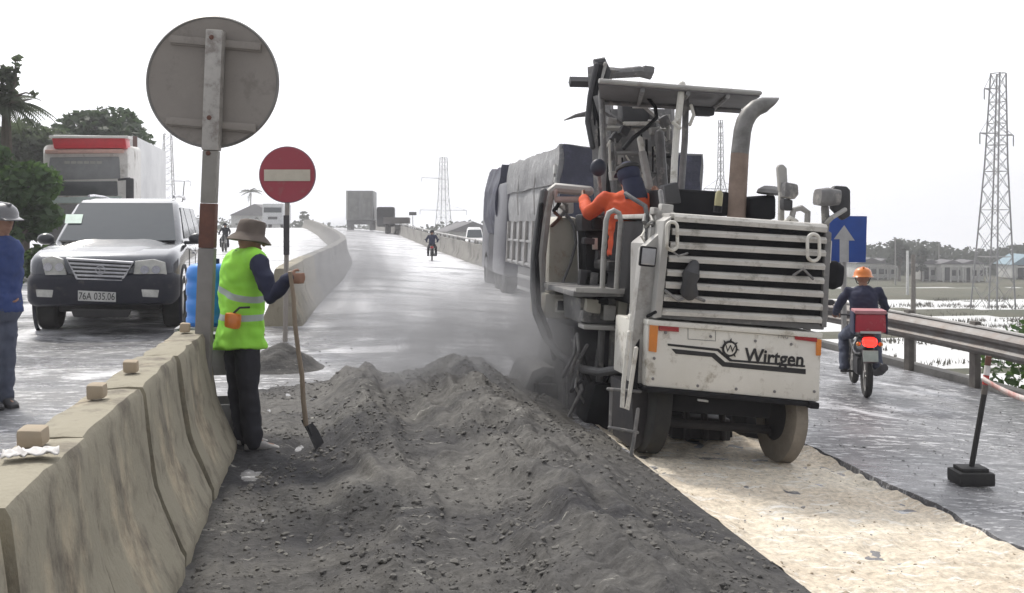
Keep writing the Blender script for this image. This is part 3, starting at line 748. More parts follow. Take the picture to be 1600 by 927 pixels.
# big round sign seen from behind: pole foot on the left face of the barrier end
base = V((-1.04, 7.20, 0)); dS = depth(base); top = at(337, 48, dS)
foot = at(319, 515, dS)
r = thing('round_sign', 'large round road sign seen from its grey back on a square pole', 'road sign', (foot.x, base.y, 0), (0, 0, -YAW + .02))
Rm = local(r).inverted(); T = Rm @ top; F_ = Rm @ foot; F0 = F_ + (F_ - T) * ((F_.z) / (T.z - F_.z))
F_.y = 0; T.y = 0; F0.y = 0
c = Rm @ at(327, 126, dS); c.y = 0; sM = FPX / dS; rad = 102 / sM; ax = (T - F0).normalized()
ang = math.atan2(ax.x, ax.z); TM = Matrix.Translation(c) @ Matrix.Rotation(ang, 4, 'Y')
d_ = MB(); d_.lathe([(rad - .012, .045), (rad, .042), (rad + .002, .050), (rad, .062), (rad - .02, .064)], axis='y', seg=96, M=TM)
for v in d_.v: v.z *= 1; 
d_.wobble(.006, 2.2).build('sign_disc', M_SIGNB, r)
MB().lathe([(rad + .004, .034), (rad + .012, .045), (rad + .012, .058), (rad + .004, .068), (rad - .006, .060), (rad - .006, .040), (rad + .004, .034)][:-1], axis='y', seg=96, M=TM, cap=False).build('sign_rim', mat('rim_steel', (.26, .25, .24), .5, .4), r)
for py, x0, x1 in ((62, 262, 404), (190, 256, 396)):
    A = Rm @ at(x0, py - 3, dS); B = Rm @ at(x1, py + 9, dS); m_ = (A + B) / 2; a_ = math.atan2(B.z - A.z, B.x - A.x)
    ch = MB().box((m_.x, .025, m_.z), ((B - A).length, .035, .05), .004, rot=(0, -a_, 0)); ch.box((m_.x, .035, m_.z - .028), ((B - A).length, .02, .012), .002, rot=(0, -a_, 0)); ch.build('back_channel', M_SIGNB, r)
q = (T - F0); H_ = q.length; PM = Matrix.Translation(F0) @ Matrix.Rotation(ang, 4, 'Y')
t1 = (F_ - F0).length; zj = H_ * .0
def seg_(z0, z1, w_, m, name):
    b = MB(); b.box((0, -.03, (z0 + z1) / 2), (w_, w_ * .8, z1 - z0), .007, M=PM); b.wobble(.002, 5); return b.build(name, m, r)
zz = lambda py: (Rm @ at(330, py, dS)).z / ax.z - F0.z
seg_(0, zz(388), .105, M_GALVD if False else mat('pole_dark', (.27, .255, .24), .6, .3, col2=(.2, .19, .18), scale=6), 'pole')
seg_(zz(388) + .002, zz(318), .104, M_RUST, 'painted_band')
seg_(zz(318) + .002, zz(236), .100, mat('pole_mid', (.33, .315, .29), .6, .3, col2=(.25, .24, .22), scale=6), 'pole')
seg_(zz(236) + .002, H_, .112, mat('pole_light', (.50, .48, .45), .45, .5, col2=(.38, .36, .34), scale=9, dirt=(.25, .22, .2), dscale=9), 'bracket_post')
for py in (60, 185, 240):
    MB().lathe([(.012, -.10), (.017, -.095), (.017, -.08)], c=V(((Rm @ at(333 - (py - 60) * .03, py, dS)).x, .02, (Rm @ at(333, py, dS)).z)), axis='y', seg=8).build('bolt', M_RUST, r)
MB().lathe([(rad - .03, .0), (rad - .03, .004)], axis='y', M=TM @ Matrix.Translation((0, .066, 0)), seg=64).build('sign_face', M_CREAM, r)

# no entry sign, in the gap of the median
g = V((-.75, 13.2, prof(13.2))); dN = depth(g); sN = FPX / dN
r = thing('no_entry_sign', 'red round no entry sign with a cream bar on a thin grey pole', 'road sign', (at(444, 430, dN).x, g.y, g.z), (0, 0, -YAW))
Rm = local(r).inverted(); c = Rm @ at(448, 273, dN); rad = 43.0 / sN
disc(MB(), rad, c.y, c.y + .02).build('sign_disc', M_RED, r) ; r.children[-1].location = (c.x, -c.y, c.z)
o = r.children[-1]
MB().lathe([(rad, 0), (rad + .012, .003), (rad + .012, .024), (rad, .027)], c=(c.x, 0, c.z), axis='y', seg=64, cap=False).build('sign_rim', mat('rim_purple', (.25, .13, .17), .5, .2), r); r.children[-1].location.y = .004
MB().box((c.x, -.006, c.z - .008), (rad * 1.68, .008, rad * .42), .003).build('white_bar', M_CREAM, r)
MB().tube([(0, .04, -.1), (c.x * .5, .04, c.z * .5), (c.x, .04, c.z + rad * .5)], .031, 12).build('pole', M_SIGNB, r)
MB().box((c.x * .75, .0, c.z * .64), (.07, .05, .5), .01).build('dark_sleeve', mat('dark_sleeve', (.06, .055, .06), .6), r)

# blue arrow sign beyond the machine
pB = at(1320, 430, 13.5); zb_ = gz(pB.x, pB.y); r = thing('arrow_sign', 'blue rectangular sign with a pale up arrow behind the milling machine', 'road sign', (pB.x, pB.y, zb_), (0, 0, -YAW - .1))
Rm = local(r).inverted(); sB = FPX / 13.5
M_BLUE = mat('sign_blue', (.015, .075, .36), .45, col2=(.01, .05, .26), scale=4)
MB().prism([((Rm @ at(x, y, 13.5)).x, (Rm @ at(x, y, 13.5)).z) for x, y in ((1292, 337), (1354, 338), (1352, 410), (1292, 410))], 'y', 0, .03, .004).build('sign_panel', M_BLUE, r)
ar = [(1311, 424), (1311, 374), (1303, 374), (1319, 352), (1335, 376), (1326, 376), (1326, 424)]
ar = [(1312, 410), (1312, 374), (1303, 374), (1319, 352), (1335, 376), (1326, 376), (1326, 410)]
MB().prism([((Rm @ at(x, y, 13.5)).x, (Rm @ at(x, y, 13.5)).z) for x, y in ar], 'y', -.006, -.002, 0).build('arrow', mat('arrow_grey', (.5, .5, .5), .6), r)
MB().tube([(0, .05, -.1), (0, .05, (Rm @ at(1320, 340, 13.5)).z)], .035, 10).build('pole', M_GALV, r)
# small sign on the crest
pS = at(645, 360, 130); zc = gz(pS.x, pS.y); r = thing('crest_sign', 'small dark rectangular sign on a thin post at the crest', 'road sign', (pS.x, pS.y, zc), (0, 0, -YAW))
MB().tube([(0, 0, -.2), (0, 0, at(645, 331, 130).z - zc)], .05, 6).build('pole', M_PYL, r)
MB().box((0, -.08, at(645, 334, 130).z - zc), (.95, .05, .42), .01).build('sign_panel', M_DARK, r)

# marker stand with tape on the right
g = G(1517, 757); r = thing('marker_stand', 'black marker pole with a red and white top on a black rubber block', 'marker post', g, (0, 0, -YAW))
Rm = local(r).inverted(); dM = depth(g); T = Rm @ at(1545, 556, dM); T.y = 0
sM = FPX / dM
bs = MB().box((0, 0, .055), (56 / sM, .22, .095), .018); bs.box((0, 0, .115), (42 / sM, .16, .03), .01); bs.build('base_block', M_BLACK, r)
J = T * .74; J.z = T.z * .70
MB().tube([(0, 0, .1), J], .019, 12).build('pole', M_BLACK, r)
M_TW = mat('tape_white', (.75, .73, .72), .7); M_TR = mat('tape_red', (.5, .07, .06), .7)
for i in range(4):
    a = J.lerp(T, i / 4); b = J.lerp(T, (i + 1) / 4 - .01); MB().tube([a, b], .021, 12).build('coloured_band', (M_POST, M_TR, M_TW, M_RUST)[i], r)
tp0 = at(1536, 592, dM); tp1 = at(1640, 632, dM - 1.0); t = MB(); n = 24
for i in range(n + 1):
    u = i / n; p = tp0.lerp(tp1, u); p.z -= .03 * sin(pi * u); tw = .25 * sin(u * 9); t.v += [p + V((0, .02 * sin(tw), .02 * cos(tw))), p - V((0, .02 * sin(tw), .02 * cos(tw)))]
t.f = [(2 * i, 2 * i + 1, 2 * i + 3, 2 * i + 2) for i in range(n)]
m = mat('warning_tape', (.78, .74, .72), .6, col2=(.6, .15, .12), scale=7); o = t.build('warning_tape', m, smooth=180); md = o.modifiers.new('t', 'SOLIDIFY'); md.thickness = .002
tag(o, 'slack red and white warning tape tied to the marker pole', 'tape')

# haze in the air
hz = MB().box((70, 175, 5), (640, 460, 42)); ho = hz.build('haze', None if False else bpy.data.materials.new('haze'), smooth=None)
hm = ho.data.materials[0]; hm.use_nodes = True; hn = hm.node_tree; hn.nodes.clear(); ou = hn.nodes.new('ShaderNodeOutputMaterial'); pv = hn.nodes.new('ShaderNodeVolumePrincipled')
pv.inputs['Color'].default_value = (.93, .93, .96, 1); pv.inputs['Density'].default_value = .0016; pv.inputs['Anisotropy'].default_value = .3
hn.links.new(pv.outputs[0], ou.inputs['Volume']); tag(ho, 'pale haze over the road and fields', kind='stuff')
# ------------------------------------------------------------------ vehicles
def LP(Mi, px, py, yl):
    """photograph pixel -> point on the plane y = yl of the thing whose inverse matrix is Mi"""
    o = Mi @ EYE; d = Mi.to_3x3() @ ray(px, py); t = (yl - o.y) / d.y
    return o + d * t
def LPX(Mi, px, py, xl):
    o = Mi @ EYE; d = Mi.to_3x3() @ ray(px, py); t = (xl - o.x) / d.x
    return o + d * t
M_GLASS = mat('car_glass', (.035, .045, .055), .08, col2=(.03, .04, .05), spec=.7)
M_TYRE = mat('tyre', (.025, .025, .026), .85, col2=(.05, .047, .042), scale=6, bump=.002)
M_RIM = mat('alloy', (.45, .45, .46), .35, .7)
M_CHROME = mat('chrome', (.6, .6, .63), .2, .9)
M_PLATE = mat('plate_white', (.62, .62, .60), .5)
M_INK = mat('ink_black', (.02, .02, .022), .6)
M_LAMP = mat('lamp_glass', (.62, .62, .58), .15, col2=(.35, .35, .33), scale=8, coat=.5)
M_TAIL = mat('tail_red', (.35, .01, .012), .25, coat=.5)
M_TAILON = mat('tail_lit', (.95, .03, .02), .3, emit=2.2)
M_AMBER = mat('amber_lens', (.75, .25, .04), .35)
M_DGREY = mat('dark_plastic', (.045, .045, .05), .6, col2=(.07, .07, .075))
def wheel(parent, c, R, w_, side=1, m_rim=M_RIM, rim=.62, m_t=M_TYRE):
    """axis along local x"""
    t = MB().lathe([(R * rim, -w_ / 2), (R * .9, -w_ / 2), (R * .98, -w_ * .38), (R, -w_ * .2), (R, w_ * .2), (R * .98, w_ * .38), (R * .9, w_ / 2), (R * rim, w_ / 2)], axis='x', seg=36, cap=False)
    o = t.build('wheel', m_t, parent, loc=c)
    h = MB().lathe([(R * rim * .98, side * w_ * .42), (R * rim * .9, side * w_ * .32), (R * .25, side * w_ * .36), (R * .2, side * w_ * .45), (.01, side * w_ * .46)], axis='x', seg=24)
    for k in range(6):
        a = k * pi / 3; h.box((side * w_ * .38, cos(a) * R * rim * .5, sin(a) * R * rim * .5), (.03, R * rim * .75, .05), .008, rot=(a, 0, 0))
    h.build('rim', m_rim, o); return o
def rrect(hw, z0, z1, r, seg=4):
    """rounded rectangle outline in x,z, counter-clockwise"""
    P = []
    for cx, cz, a0 in ((hw - r, z0 + r, -pi / 2), (hw - r, z1 - r, 0), (-hw + r, z1 - r, pi / 2), (-hw + r, z0 + r, pi)):
        for k in range(seg + 1):
            a = a0 + pi / 2 * k / seg; P.append((cx + r * cos(a), cz + r * sin(a)))
    return P
def loft(secs):
    """secs: list of (y, outline)"""
    mb = MB(); n = len(secs[0][1])
    for y, P in secs:
        for x, z in P: mb.v.append(V((x, y, z)))
    for j in range(len(secs) - 1):
        for k in range(n):
            k2 = (k + 1) % n; mb.f.append((j * n + k, j * n + k2, (j + 1) * n + k2, (j + 1) * n + k))
    mb.f.append(tuple(range(n))[::-1]); mb.f.append(tuple((len(secs) - 1) * n + k for k in range(n))); return mb

# --- the dark grey SUV, front towards the camera; local y = 0 at the front bumper, +y rearwards
gS = G(160, 523)
suv = thing('suv', 'dark grey off-road car with chrome slatted grille facing the camera at the left', 'car', gS, (0, 0, radians(2)))
M_SUV = mat('dark_grey_paint', (.085, .09, .105), .22, .55, col2=(.075, .08, .095), scale=1.5, coat=1.0, rvar=.05)
M_SUVL = mat('lower_trim', (.018, .02, .032), .55, 0, col2=(.03, .03, .042), dirt=(.07, .065, .065), dscale=4, damt=.15, spec=.3)
S_ = [(0.0, .80, .50, .92, .10), (.05, .88, .42, 1.0, .12), (.16, .93, .40, 1.07, .13), (.45, .945, .42, 1.13, .12), (.9, .95, .44, 1.17, .11), (1.25, .95, .44, 1.20, .10), (2.2, .955, .42, 1.14, .10), (3.6, .95, .42, 1.14, .10), (4.5, .93, .44, 1.14, .10), (4.72, .90, .46, 1.10, .1)]
bd = loft([(y, rrect(h, a, b, r)) for y, h, a, b, r in S_]); body = bd.build('body', M_SUV, suv, smooth=50)
# bonnet crown
bn = MB(); nx, ny = 14, 10
for j in range(ny + 1):
    for i in range(nx + 1):
        u = i / nx * 2 - 1; v_ = j / ny; y = .14 + v_ * 1.12; hw = .80 - .06 * (1 - v_) ** 2
        z = 1.055 + .16 * v_ ** .75 + .035 * (1 - u * u) + .014 * math.exp(-((abs(u) - .5) / .16) ** 2) - .05 * (1 - v_) ** 4 - .05 * abs(u) ** 6
        bn.v.append(V((u * hw, y, z)))
for j in range(ny):
    for i in range(nx): a = j * (nx + 1) + i; bn.f.append((a, a + 1, a + nx + 2, a + nx + 1))
bn.build('bonnet', mat('bonnet_paint', (.095, .10, .115), .25, .4, col2=(.085, .09, .10), scale=1.5, coat=.7), suv, smooth=60)
# cabin: levels from belt to roof
def cabin(levels, m, parent, name='cabin'):
    mb = MB(); n = None
    for z, hw, y0, y1, r in levels:
        P = []
        for cx, cy, a0 in ((hw - r, y0 + r, -pi / 2), (hw - r, y1 - r, 0), (-hw + r, y1 - r, pi / 2), (-hw + r, y0 + r, pi)):
            for k in range(4): a = a0 + pi / 2 * k / 3; P.append((cx + r * cos(a), cy + r * sin(a)))
        n = len(P)
        for x, y in P: mb.v.append(V((x, y, z)))
    for j in range(len(levels) - 1):
        for k in range(n): k2 = (k + 1) % n; mb.f.append((j * n + k, j * n + k2, (j + 1) * n + k2, (j + 1) * n + k))
    mb.f.append(tuple((len(levels) - 1) * n + k for k in range(n))); mb.f.append(tuple(range(n))[::-1])
    return mb.build(name, m, parent, smooth=50)
cabin([(1.10, .90, 1.15, 4.62, .12), (1.22, .875, 1.27, 4.6, .12), (1.55, .80, 1.72, 4.5, .13), (1.76, .745, 2.05, 4.38, .15), (1.83, .70, 2.22, 4.3, .16), (1.865, .60, 2.45, 4.1, .2), (1.875, .4, 2.7, 3.9, .2)], mat('roof_paint', (.16, .165, .18), .2, .5, coat=1.0), suv)
def panel(mb, a, b, c, d, n, off, th=.012):
    n = V(n).normalized(); A = [V(p) + n * off for p in (a, b, c, d)]; B = [p - n * th for p in A]
    mb.add(A + B, [(0, 1, 2, 3), (4, 7, 6, 5), (0, 4, 5, 1), (1, 5, 6, 2), (2, 6, 7, 3), (3, 7, 4, 0)])
wn = V((0, -.62, .78))
mb = MB(); panel(mb, (-.80, 1.225, 1.215), (.80, 1.225, 1.215), (.665, 2.03, 1.775), (-.665, 2.03, 1.775), (0, -.57, .82), .02); mb.build('windscreen', M_GLASS, suv, smooth=None)
for s in (-1, 1):
    for y0, y1, z0_ in ((1.62, 2.5, 1.24), (2.58, 3.5, 1.24), (3.58, 4.3, 1.24)):
        mb = MB(); f = .52 if y0 < 2 else 0
        panel(mb, (s * .868, y0, 1.25), (s * .868, y1, 1.25), (s * .752, y1 - (.1 if y1 > 4 else 0), 1.72), (s * .752, y0 + f, 1.72), (s, 0, .24), .018); mb.build('side_window', M_GLASS, suv, smooth=None)
        pc = MB().tube([(s * .765, y0 + f, 1.75), (s * .765, y1 - .05, 1.75)], .012, 6)
    MB().tube([(s * .63, 2.5, 1.90), (s * .65, 3.0, 1.925), (s * .65, 3.9, 1.925), (s * .62, 4.2, 1.90)], .022, 8).build('roof_rail', M_CHROME, suv)
    # mirrors
    mb = MB().ball((s * 1.06, 1.62, 1.25), (.12, .085, .085)); mb.box((s * .95, 1.64, 1.19), (.14, .05, .05), .01); mb.build('wing_mirror', mat('mirror_black', (.03, .032, .04), .3, coat=.6), suv)
    # arches and wheels
    for y in (.88, 3.70):
        mb = MB(); mb.lathe([(.43, -.015), (.475, -.02), (.475, .02), (.43, .015)], c=(s * .945, y, .42), axis='x', seg=40, cap=False); mb.build('wheel_arch', M_SUVL, suv)
        wheel(suv, (s * .82, y, .385), .385, .26, s)
    MB().box((s * .93, 2.25, .40), (.10, 2.0, .09), .02).build('side_step', M_GALV, suv)
    for y in (1.62, 2.55, 3.55): MB().box((s * .956, y, .82), (.006, .012, .55)).build('door_gap', M_BLACK, suv)
    MB().box((s * .965, 2.3, 1.02), (.03, .2, .03), .008).build('door_handle', M_CHROME, suv)
# front: bumper, grille, lamps
Mi = local(suv).inverted()
def q2(pts, yl): return [((LP(Mi, x, y, yl)).x, (LP(Mi, x, y, yl)).z) for x, y in pts]
bp_ = loft([(-.10, rrect(.80, .42, .74, .10)), (-.05, rrect(.88, .40, .80, .11)), (.10, rrect(.95, .38, .84, .12)), (.34, rrect(.955, .40, .84, .12))]); bp_.build('bumper', M_SUVL, suv, smooth=50)
gc = V((LP(Mi, 157, 421, -.03).x, 0, LP(Mi, 157, 421, -.03).z))
gp = q2([(105, 405), (208, 411), (191, 438), (121, 436)], -.06)
MB().prism(gp, 'y', -.075, .1, .01).build('grille', mat('grille_dark', (.05, .05, .055), .5), suv)
gr = suv.children[-1]
P4 = [V((x, -.082, z)) for x, z in gp]
fr = MB().tube(P4 + [P4[0], P4[1]], .020, 8)
for k in range(1, 5):
    t_ = k / 5; a = P4[0].lerp(P4[3], t_); b = P4[1].lerp(P4[2], t_); fr.box((a + b) / 2, ((b - a).length, .02, .028), .006, rot=(0, -math.atan2(b.z - a.z, b.x - a.x), 0))
fr.build('chrome_bars', M_CHROME, suv)
c = LP(Mi, 157, 422, -.1); em = MB().lathe([(.05, -.008), (.062, -.008), (.062, .004), (.05, .004)], c=c, axis='y', seg=24, cap=False); em.box(c + V((-.01, 0, .0)), (.012, .012, .06), rot=(0, -.4, 0)); em.box(c + V((.012, 0, -.02)), (.05, .012, .012)); em.build('badge', M_CHROME, suv)
for pts, x0 in ((((66, 405), (82, 400), (98, 405), (106, 431), (72, 431)), 1), (((212, 408), (240, 405), (258, 410), (262, 434), (208, 436)), -1)):
    MB().prism(q2(pts, .0), 'y', -.045, .2, .012).build('headlight', M_LAMP, suv)
    hl = suv.children[-1]; xs_ = sum(p[0] for p in pts) / 5; ys_ = sum(p[1] for p in pts) / 5 + 3
    for dx in (-10, 8):
        MB().lathe([(.055, -.01), (.04, .0), (.01, .002)], c=LP(Mi, xs_ + dx, ys_, -.05), axis='y', seg=16).build('lens', M_CHROME, hl)
for px_ in (70, 235):
    MB().prism(q2([(px_ - 14, 452), (px_ + 14, 453), (px_ + 12, 465), (px_ - 12, 464)], -.08), 'y', -.105, .0, .01).build('fog_light', M_LAMP, suv)
pl = MB().prism(q2([(122, 454), (181, 457), (181, 472), (122, 470)], -.11), 'y', -.125, -.09, .004).build('number_plate', M_PLATE, suv)
c = LP(Mi, 151, 468.5, -.128); text_part('76A 035.06', .135, .001, Matrix.Translation(c) @ Matrix.Rotation(radians(2), 4, 'Y') @ Matrix.Rotation(radians(90), 4, 'X'), M_INK, pl, sx=.72)
MB().prism(q2([(110, 482), (205, 484), (200, 496), (115, 495)], -.08), 'y', -.098, .0, .01).build('lower_intake', M_BLACK, suv)
MB().box((0, 2.3, .38), (1.3, 3.6, .22), .03).build('underbody', M_BLACK, suv)
# windscreen sticker, wipers, antenna
def onws(px, py, off=.034):
    n = V((0, -.57, .82)).normalized(); p0 = V((0, 1.225, 1.215)) + n * off; o = Mi @ EYE; d = Mi.to_3x3() @ ray(px, py); return o + d * ((p0 - o).dot(n) / d.dot(n))
st = MB(); st.quad(onws(103, 335), onws(130, 335), onws(127, 349), onws(101, 349)); st.build('sticker', mat('sticker_mint', (.45, .62, .55), .5), suv)
wp = MB(); wp.tube([onws(95, 378), onws(150, 380)], .010, 6); wp.tube([onws(150, 378), onws(215, 382)], .010, 6); wp.tube([onws(100, 383), onws(108, 378)], .012, 6); wp.tube([onws(165, 385), onws(175, 379)], .012, 6); wp.build('wiper', M_BLACK, suv)
MB().tube([(.62, 3.9, 1.86), (.63, 4.1, 2.2)], .008, 6).build('antenna', M_BLACK, suv)

# --- dark pickup standing behind the SUV: only its open framed edge shows
g2 = G(262, 478); d2 = depth(g2)
pk = thing('van', 'dark van mostly hidden behind the grey off-road car', 'van', (g2.x - .55, g2.y, g2.z), (0, 0, radians(2)))
Mi2 = local(pk).inverted()
def qv(Mi_, pts, yl): return [((LP(Mi_, x, y, yl)).x, (LP(Mi_, x, y, yl)).z) for x, y in pts]
MB().prism(qv(Mi2, [(215, 345), (297, 341), (297, 478), (215, 478)], 0), 'y', 0, 3.6, .05).build('body', mat('van_paint', (.05, .05, .055), .35, coat=.4), pk)
MB().prism(qv(Mi2, [(266, 347), (292, 346), (292, 392), (266, 392)], -.01), 'y', -.012, .02, .004).build('window', mat('grey_glass', (.25, .25, .26), .2), pk)
for s in (230, 288):
    p = LP(Mi2, s, 480, .6); wheel(pk, (p.x, .6, .32), .32, .2, 1)

# --- container truck with red sun visor
gT = at(150, 350, 27); gT.z = gz(gT.x, gT.y); tr = thing('container_truck', 'white tractor with red roof visor pulling a white container box', 'truck', gT, (0, 0, radians(1)))
MiT = local(tr).inverted(); qT = lambda pts, yl: qv(MiT, pts, yl)
M_TW_ = mat('truck_white', (.75, .73, .70), .4, col2=(.66, .64, .6), dirt=(.3, .26, .22), dscale=2, damt=.3)
M_TR_ = mat('truck_red', (.62, .02, .035), .35, col2=(.5, .02, .03))
x0, x1 = LP(MiT, 66, 300, 0).x, LP(MiT, 202, 300, 0).x; zt = LP(MiT, 100, 226, 0).z
cb = loft([(0, rrect(1, .5, zt - .15, .12)), (.12, rrect(1.04, .45, zt, .15)), (1.9, rrect(1.04, .45, zt + .1, .15))])
for v in cb.v: v.x = (x0 + x1) / 2 + v.x * (x1 - x0) / 2 / 1.04
cb.build('cab', M_TW_, tr, smooth=40)
MB().prism(qT([(80, 214), (196, 214), (198, 232), (84, 233)], -.15), 'y', -.15, .5, .05).build('roof_visor', M_TR_, tr)
MB().prism(qT([(76, 212), (200, 212), (200, 216), (76, 216)], -.2), 'y', -.2, .5, .02).build('visor_trim', M_TW_, tr)
MB().prism(qT([(70, 234), (192, 233), (192, 239), (70, 240)], -.16), 'y', -.16, .3, .02).build('visor_band', mat('salmon', (.62, .38, .32), .5), tr)
MB().prism(qT([(78, 246), (186, 245), (188, 279), (74, 282)], -.03), 'y', -.05, .4, .03).build('wind_deflector', mat('deflector', (.26, .265, .27), .35), tr)
tp_ = LP(MiT, 131, 259, -.07); text_part('CONTAINER VIET', .27, .002, Matrix.Translation(tp_) @ Matrix.Rotation(radians(90), 4, 'X'), mat('pale_ink', (.5, .48, .44), .6), tr.children[-1], sx=.85) if False else None
for i in range(6): MB().box(LP(MiT, 105 + i * 10, 254, -.055), (.13, .01, .07)).build('faded_mark', mat('pale_ink', (.42, .41, .38), .6), tr.children[-1] if i == 0 else tr.children[-1])
MB().prism(qT([(73, 284), (183, 283), (184, 306), (70, 306)], -.03), 'y', -.03, .4, .03).build('windscreen', mat('truck_glass', (.08, .085, .09), .15, spec=.7), tr)
MB().prism(qT([(68, 309), (190, 307), (190, 317), (68, 318)], -.06), 'y', -.06, .3, .02).build('front_band', mat('mint_band', (.48, .56, .53), .5), tr)
MB().prism(qT([(66, 319), (200, 319), (200, 400), (66, 400)], -.04), 'y', -.04, .3, .05).build('front_panel', mat('truck_grey', (.26, .255, .255), .5), tr)
MB().prism(qT([(70, 400), (200, 400), (200, 425), (70, 425)], -.1), 'y', -.1, .3, .05).build('bumper', M_DGREY, tr)
for px_ in (57, 203):
    b = MB(); m_ = LP(MiT, px_, 297, -.25); b.box(m_, (.20, .1, .62), .05); b.tube([m_ + V((0, 0, .3)), LP(MiT, 100 if px_ < 100 else 185, 281, -.1)], .03, 8); b.build('wing_mirror', M_DGREY, tr)
for s in (x0 + .25, x1 - .25): wheel(tr, (s, 1.3, .5), .5, .3, 1, M_GALV)
bxL, bxR = LP(MiT, 84, 215, 2.6).x, LP(MiT, 213, 215, 2.6).x
M_BOX = mat('container_white', (.80, .80, .80), .5, col2=(.62, .62, .63), scale=1)
zb2 = LP(MiT, 200, 213, 2.6).z
b = MB().box(((bxL + bxR) / 2, 5.6, (zb2 + 1.2) / 2), (bxR - bxL, 6.2, zb2 - 1.2), .03)
b.build('container', M_BOX, tr)
MB().box((bxR - .02, 2.52, (zb2 + 1.2) / 2), (.12, .08, zb2 - 1.2), .02).build('corner_post', mat('corner_rust', (.16, .1, .09), .6), tr)
MB().box(((bxL + bxR) / 2, 4.6, 1.0), (.9, 8, .3), .03).build('chassis', M_DGREY, tr)
for y in (6.4, 7.6):
    for s in (bxL + .3, bxR - .3): wheel(tr, (s, y, .5), .5, .3, 1, M_GALV)

# --- tarpaulin covered lorry ahead of the milling machine
def tarp_mat(name, c, c2):
    return mat(name, c, .55, col2=c2, scale=2.5, bump=.05, bscale=2.2, stretch=(1, 1, 1), dirt=tuple(x * 1.6 for x in c), dscale=3, damt=.3)
M_TARP = tarp_mat('grey_tarpaulin', (.30, .30, .305), (.20, .20, .205)); M_TARPN = tarp_mat('navy_tarpaulin', (.04, .043, .075), (.028, .03, .05))
M_PAN = mat('dropside_grey', (.36, .36, .365), .6, col2=(.22, .22, .225), scale=3, dirt=(.3, .3, .29), dscale=3, damt=.4)
gL = EYE + ray(985, 350) * 17.6; gL.z = gz(gL.x, gL.y) + .02
lo = thing('covered_lorry', 'grey lorry with tarpaulin tied over its load just ahead of the milling machine', 'lorry', gL, (0, .05, radians(-1)))
MiL = local(lo).inverted(); qL = lambda pts, yl: qv(MiL, pts, yl)
xL = LP(MiL, 871, 300, 0).x; xR = LP(MiL, 1096, 300, 0).x; zT = LP(MiL, 871, 226, 0).z; z1 = LP(MiL, 871, 288, 0).z; z2 = LP(MiL, 871, 345, 0).z; z3 = LP(MiL, 871, 428, 0).z
Ln = 5.6
def tarpbox(za, zb, x0_, x1_, y0, y1, m, name, par, amp=.035, n=18, bul=.03):
    mb = MB(); k = 26; bm = bmesh.new(); bmesh.ops.create_cube(bm, size=1); bmesh.ops.subdivide_edges(bm, edges=bm.edges[:], cuts=n, use_grid_fill=True)
    bm.verts.index_update()
    for v in bm.verts:
        u, t, w_ = v.co.x + .5, v.co.y + .5, v.co.z + .5
        p = V((x0_ + (x1_ - x0_) * u, y0 + (y1 - y0) * t, za + (zb - za) * w_)); e = noise.noise_vector(V((p.x * 1.4, p.y * 1.4, p.z * 2.2))) * amp + noise.noise_vector(V((p.x * 4, p.y * 3.4, p.z * 3))) * amp * .5
        p += e; p.x += (u - .5) * 2 * bul * sin(pi * w_) ; p.z -= (.05 * abs(sin(t * pi * 4)) if w_ > .99 else 0)
        mb.v.append(p)
    mb.f = [tuple(v.index for v in f.verts) for f in bm.faces]; bm.free(); return mb.build(name, m, par, smooth=40)
tarpbox(z1, zT, xL, xR, 0, Ln, M_TARP, 'tarpaulin_top', lo)
tarpbox(z2, z1 + .03, xL + .06, xR - .05, .06, Ln - .05, M_TARP, 'tarpaulin_skirt', lo, .03)
tarpbox(z2 - .0, zT - .03, xL + .05, xR - .04, -.07, .1, M_TARPN, 'rear_tarpaulin', lo, .05, 18, 0)
ds = MB().box(((xL + xR) / 2, Ln / 2, (z2 + z3) / 2), (xR - xL - .16, Ln - .1, z2 - z3 + .02), .02); ds.build('cargo_bed', M_PAN, lo)
for k in range(8):
    y = .1 + k * (Ln - .2) / 7; MB().box((xL + .05, y, (z2 + z3) / 2), (.07, .07, z2 - z3), .01).build('side_stake', M_GALV, lo)
for z in (z3 + .05, (z2 + z3) / 2 + .05): MB().box((xL + .06, Ln / 2, z), (.05, Ln - .1, .05), .01).build('side_rail', M_PAN, lo)
for i, (y, z) in enumerate(((.15, z1), (2.0, z1), (3.9, z1))): MB().tube([(xL - .03, y, z + .35), (xL - .045, y + .06, z), (xL - .02, y, z - .5)], .012, 6).build('tie_rope', M_GALV, lo)
MB().box((xL - .01, .12, LP(MiL, 866, 264, 0).z), (.10, .10, .15), .01).build('bracket', M_PLATE, lo); MB().box((xL - .01, .1, LP(MiL, 866, 281, 0).z), (.08, .08, .10), .01).build('bracket', M_PLATE, lo)
MB().box(((xL + xR) / 2, Ln / 2, z3 - .14), (1.0, Ln + .8, .26), .02).build('chassis', M_DGREY, lo)
for z in (z3 - .22, z3 - .46): MB().box((xL + .06, 2.9, z), (.03, 2.2, .07), .01).build('side_guard', M_PAN, lo)
for y in (1.0, 2.15, 6.8):
    for s in (xL + .3, xR - .3): wheel(lo, (s, y, .5), .5, .44 if y < 4 else .3, -1 if s < 0 else 1, M_DGREY)
MB().box((xL + .09, 3.3, (z3 + .35) / 2), (.04, 1.6, z3 - .4), .01).build('side_skirt', mat('dusty_skirt', (.14, .14, .145), .85), lo); MB().box((xL + .09, .1, (z3 + .3) / 2), (.04, .3, z3 - .4), .01).build('side_skirt', mat('dusty_skirt', (.14, .14, .145), .85), lo)
fl = MB().box((xL + .30, .32, .52), (.5, .02, .6), .005).build('mudflap', M_BLACK, lo)
text_part('R', .42, .002, Matrix.Translation((xL + .28, .305, .38)) @ Matrix.Rotation(radians(90), 4, 'X'), M_PLATE, fl, bold=.012)
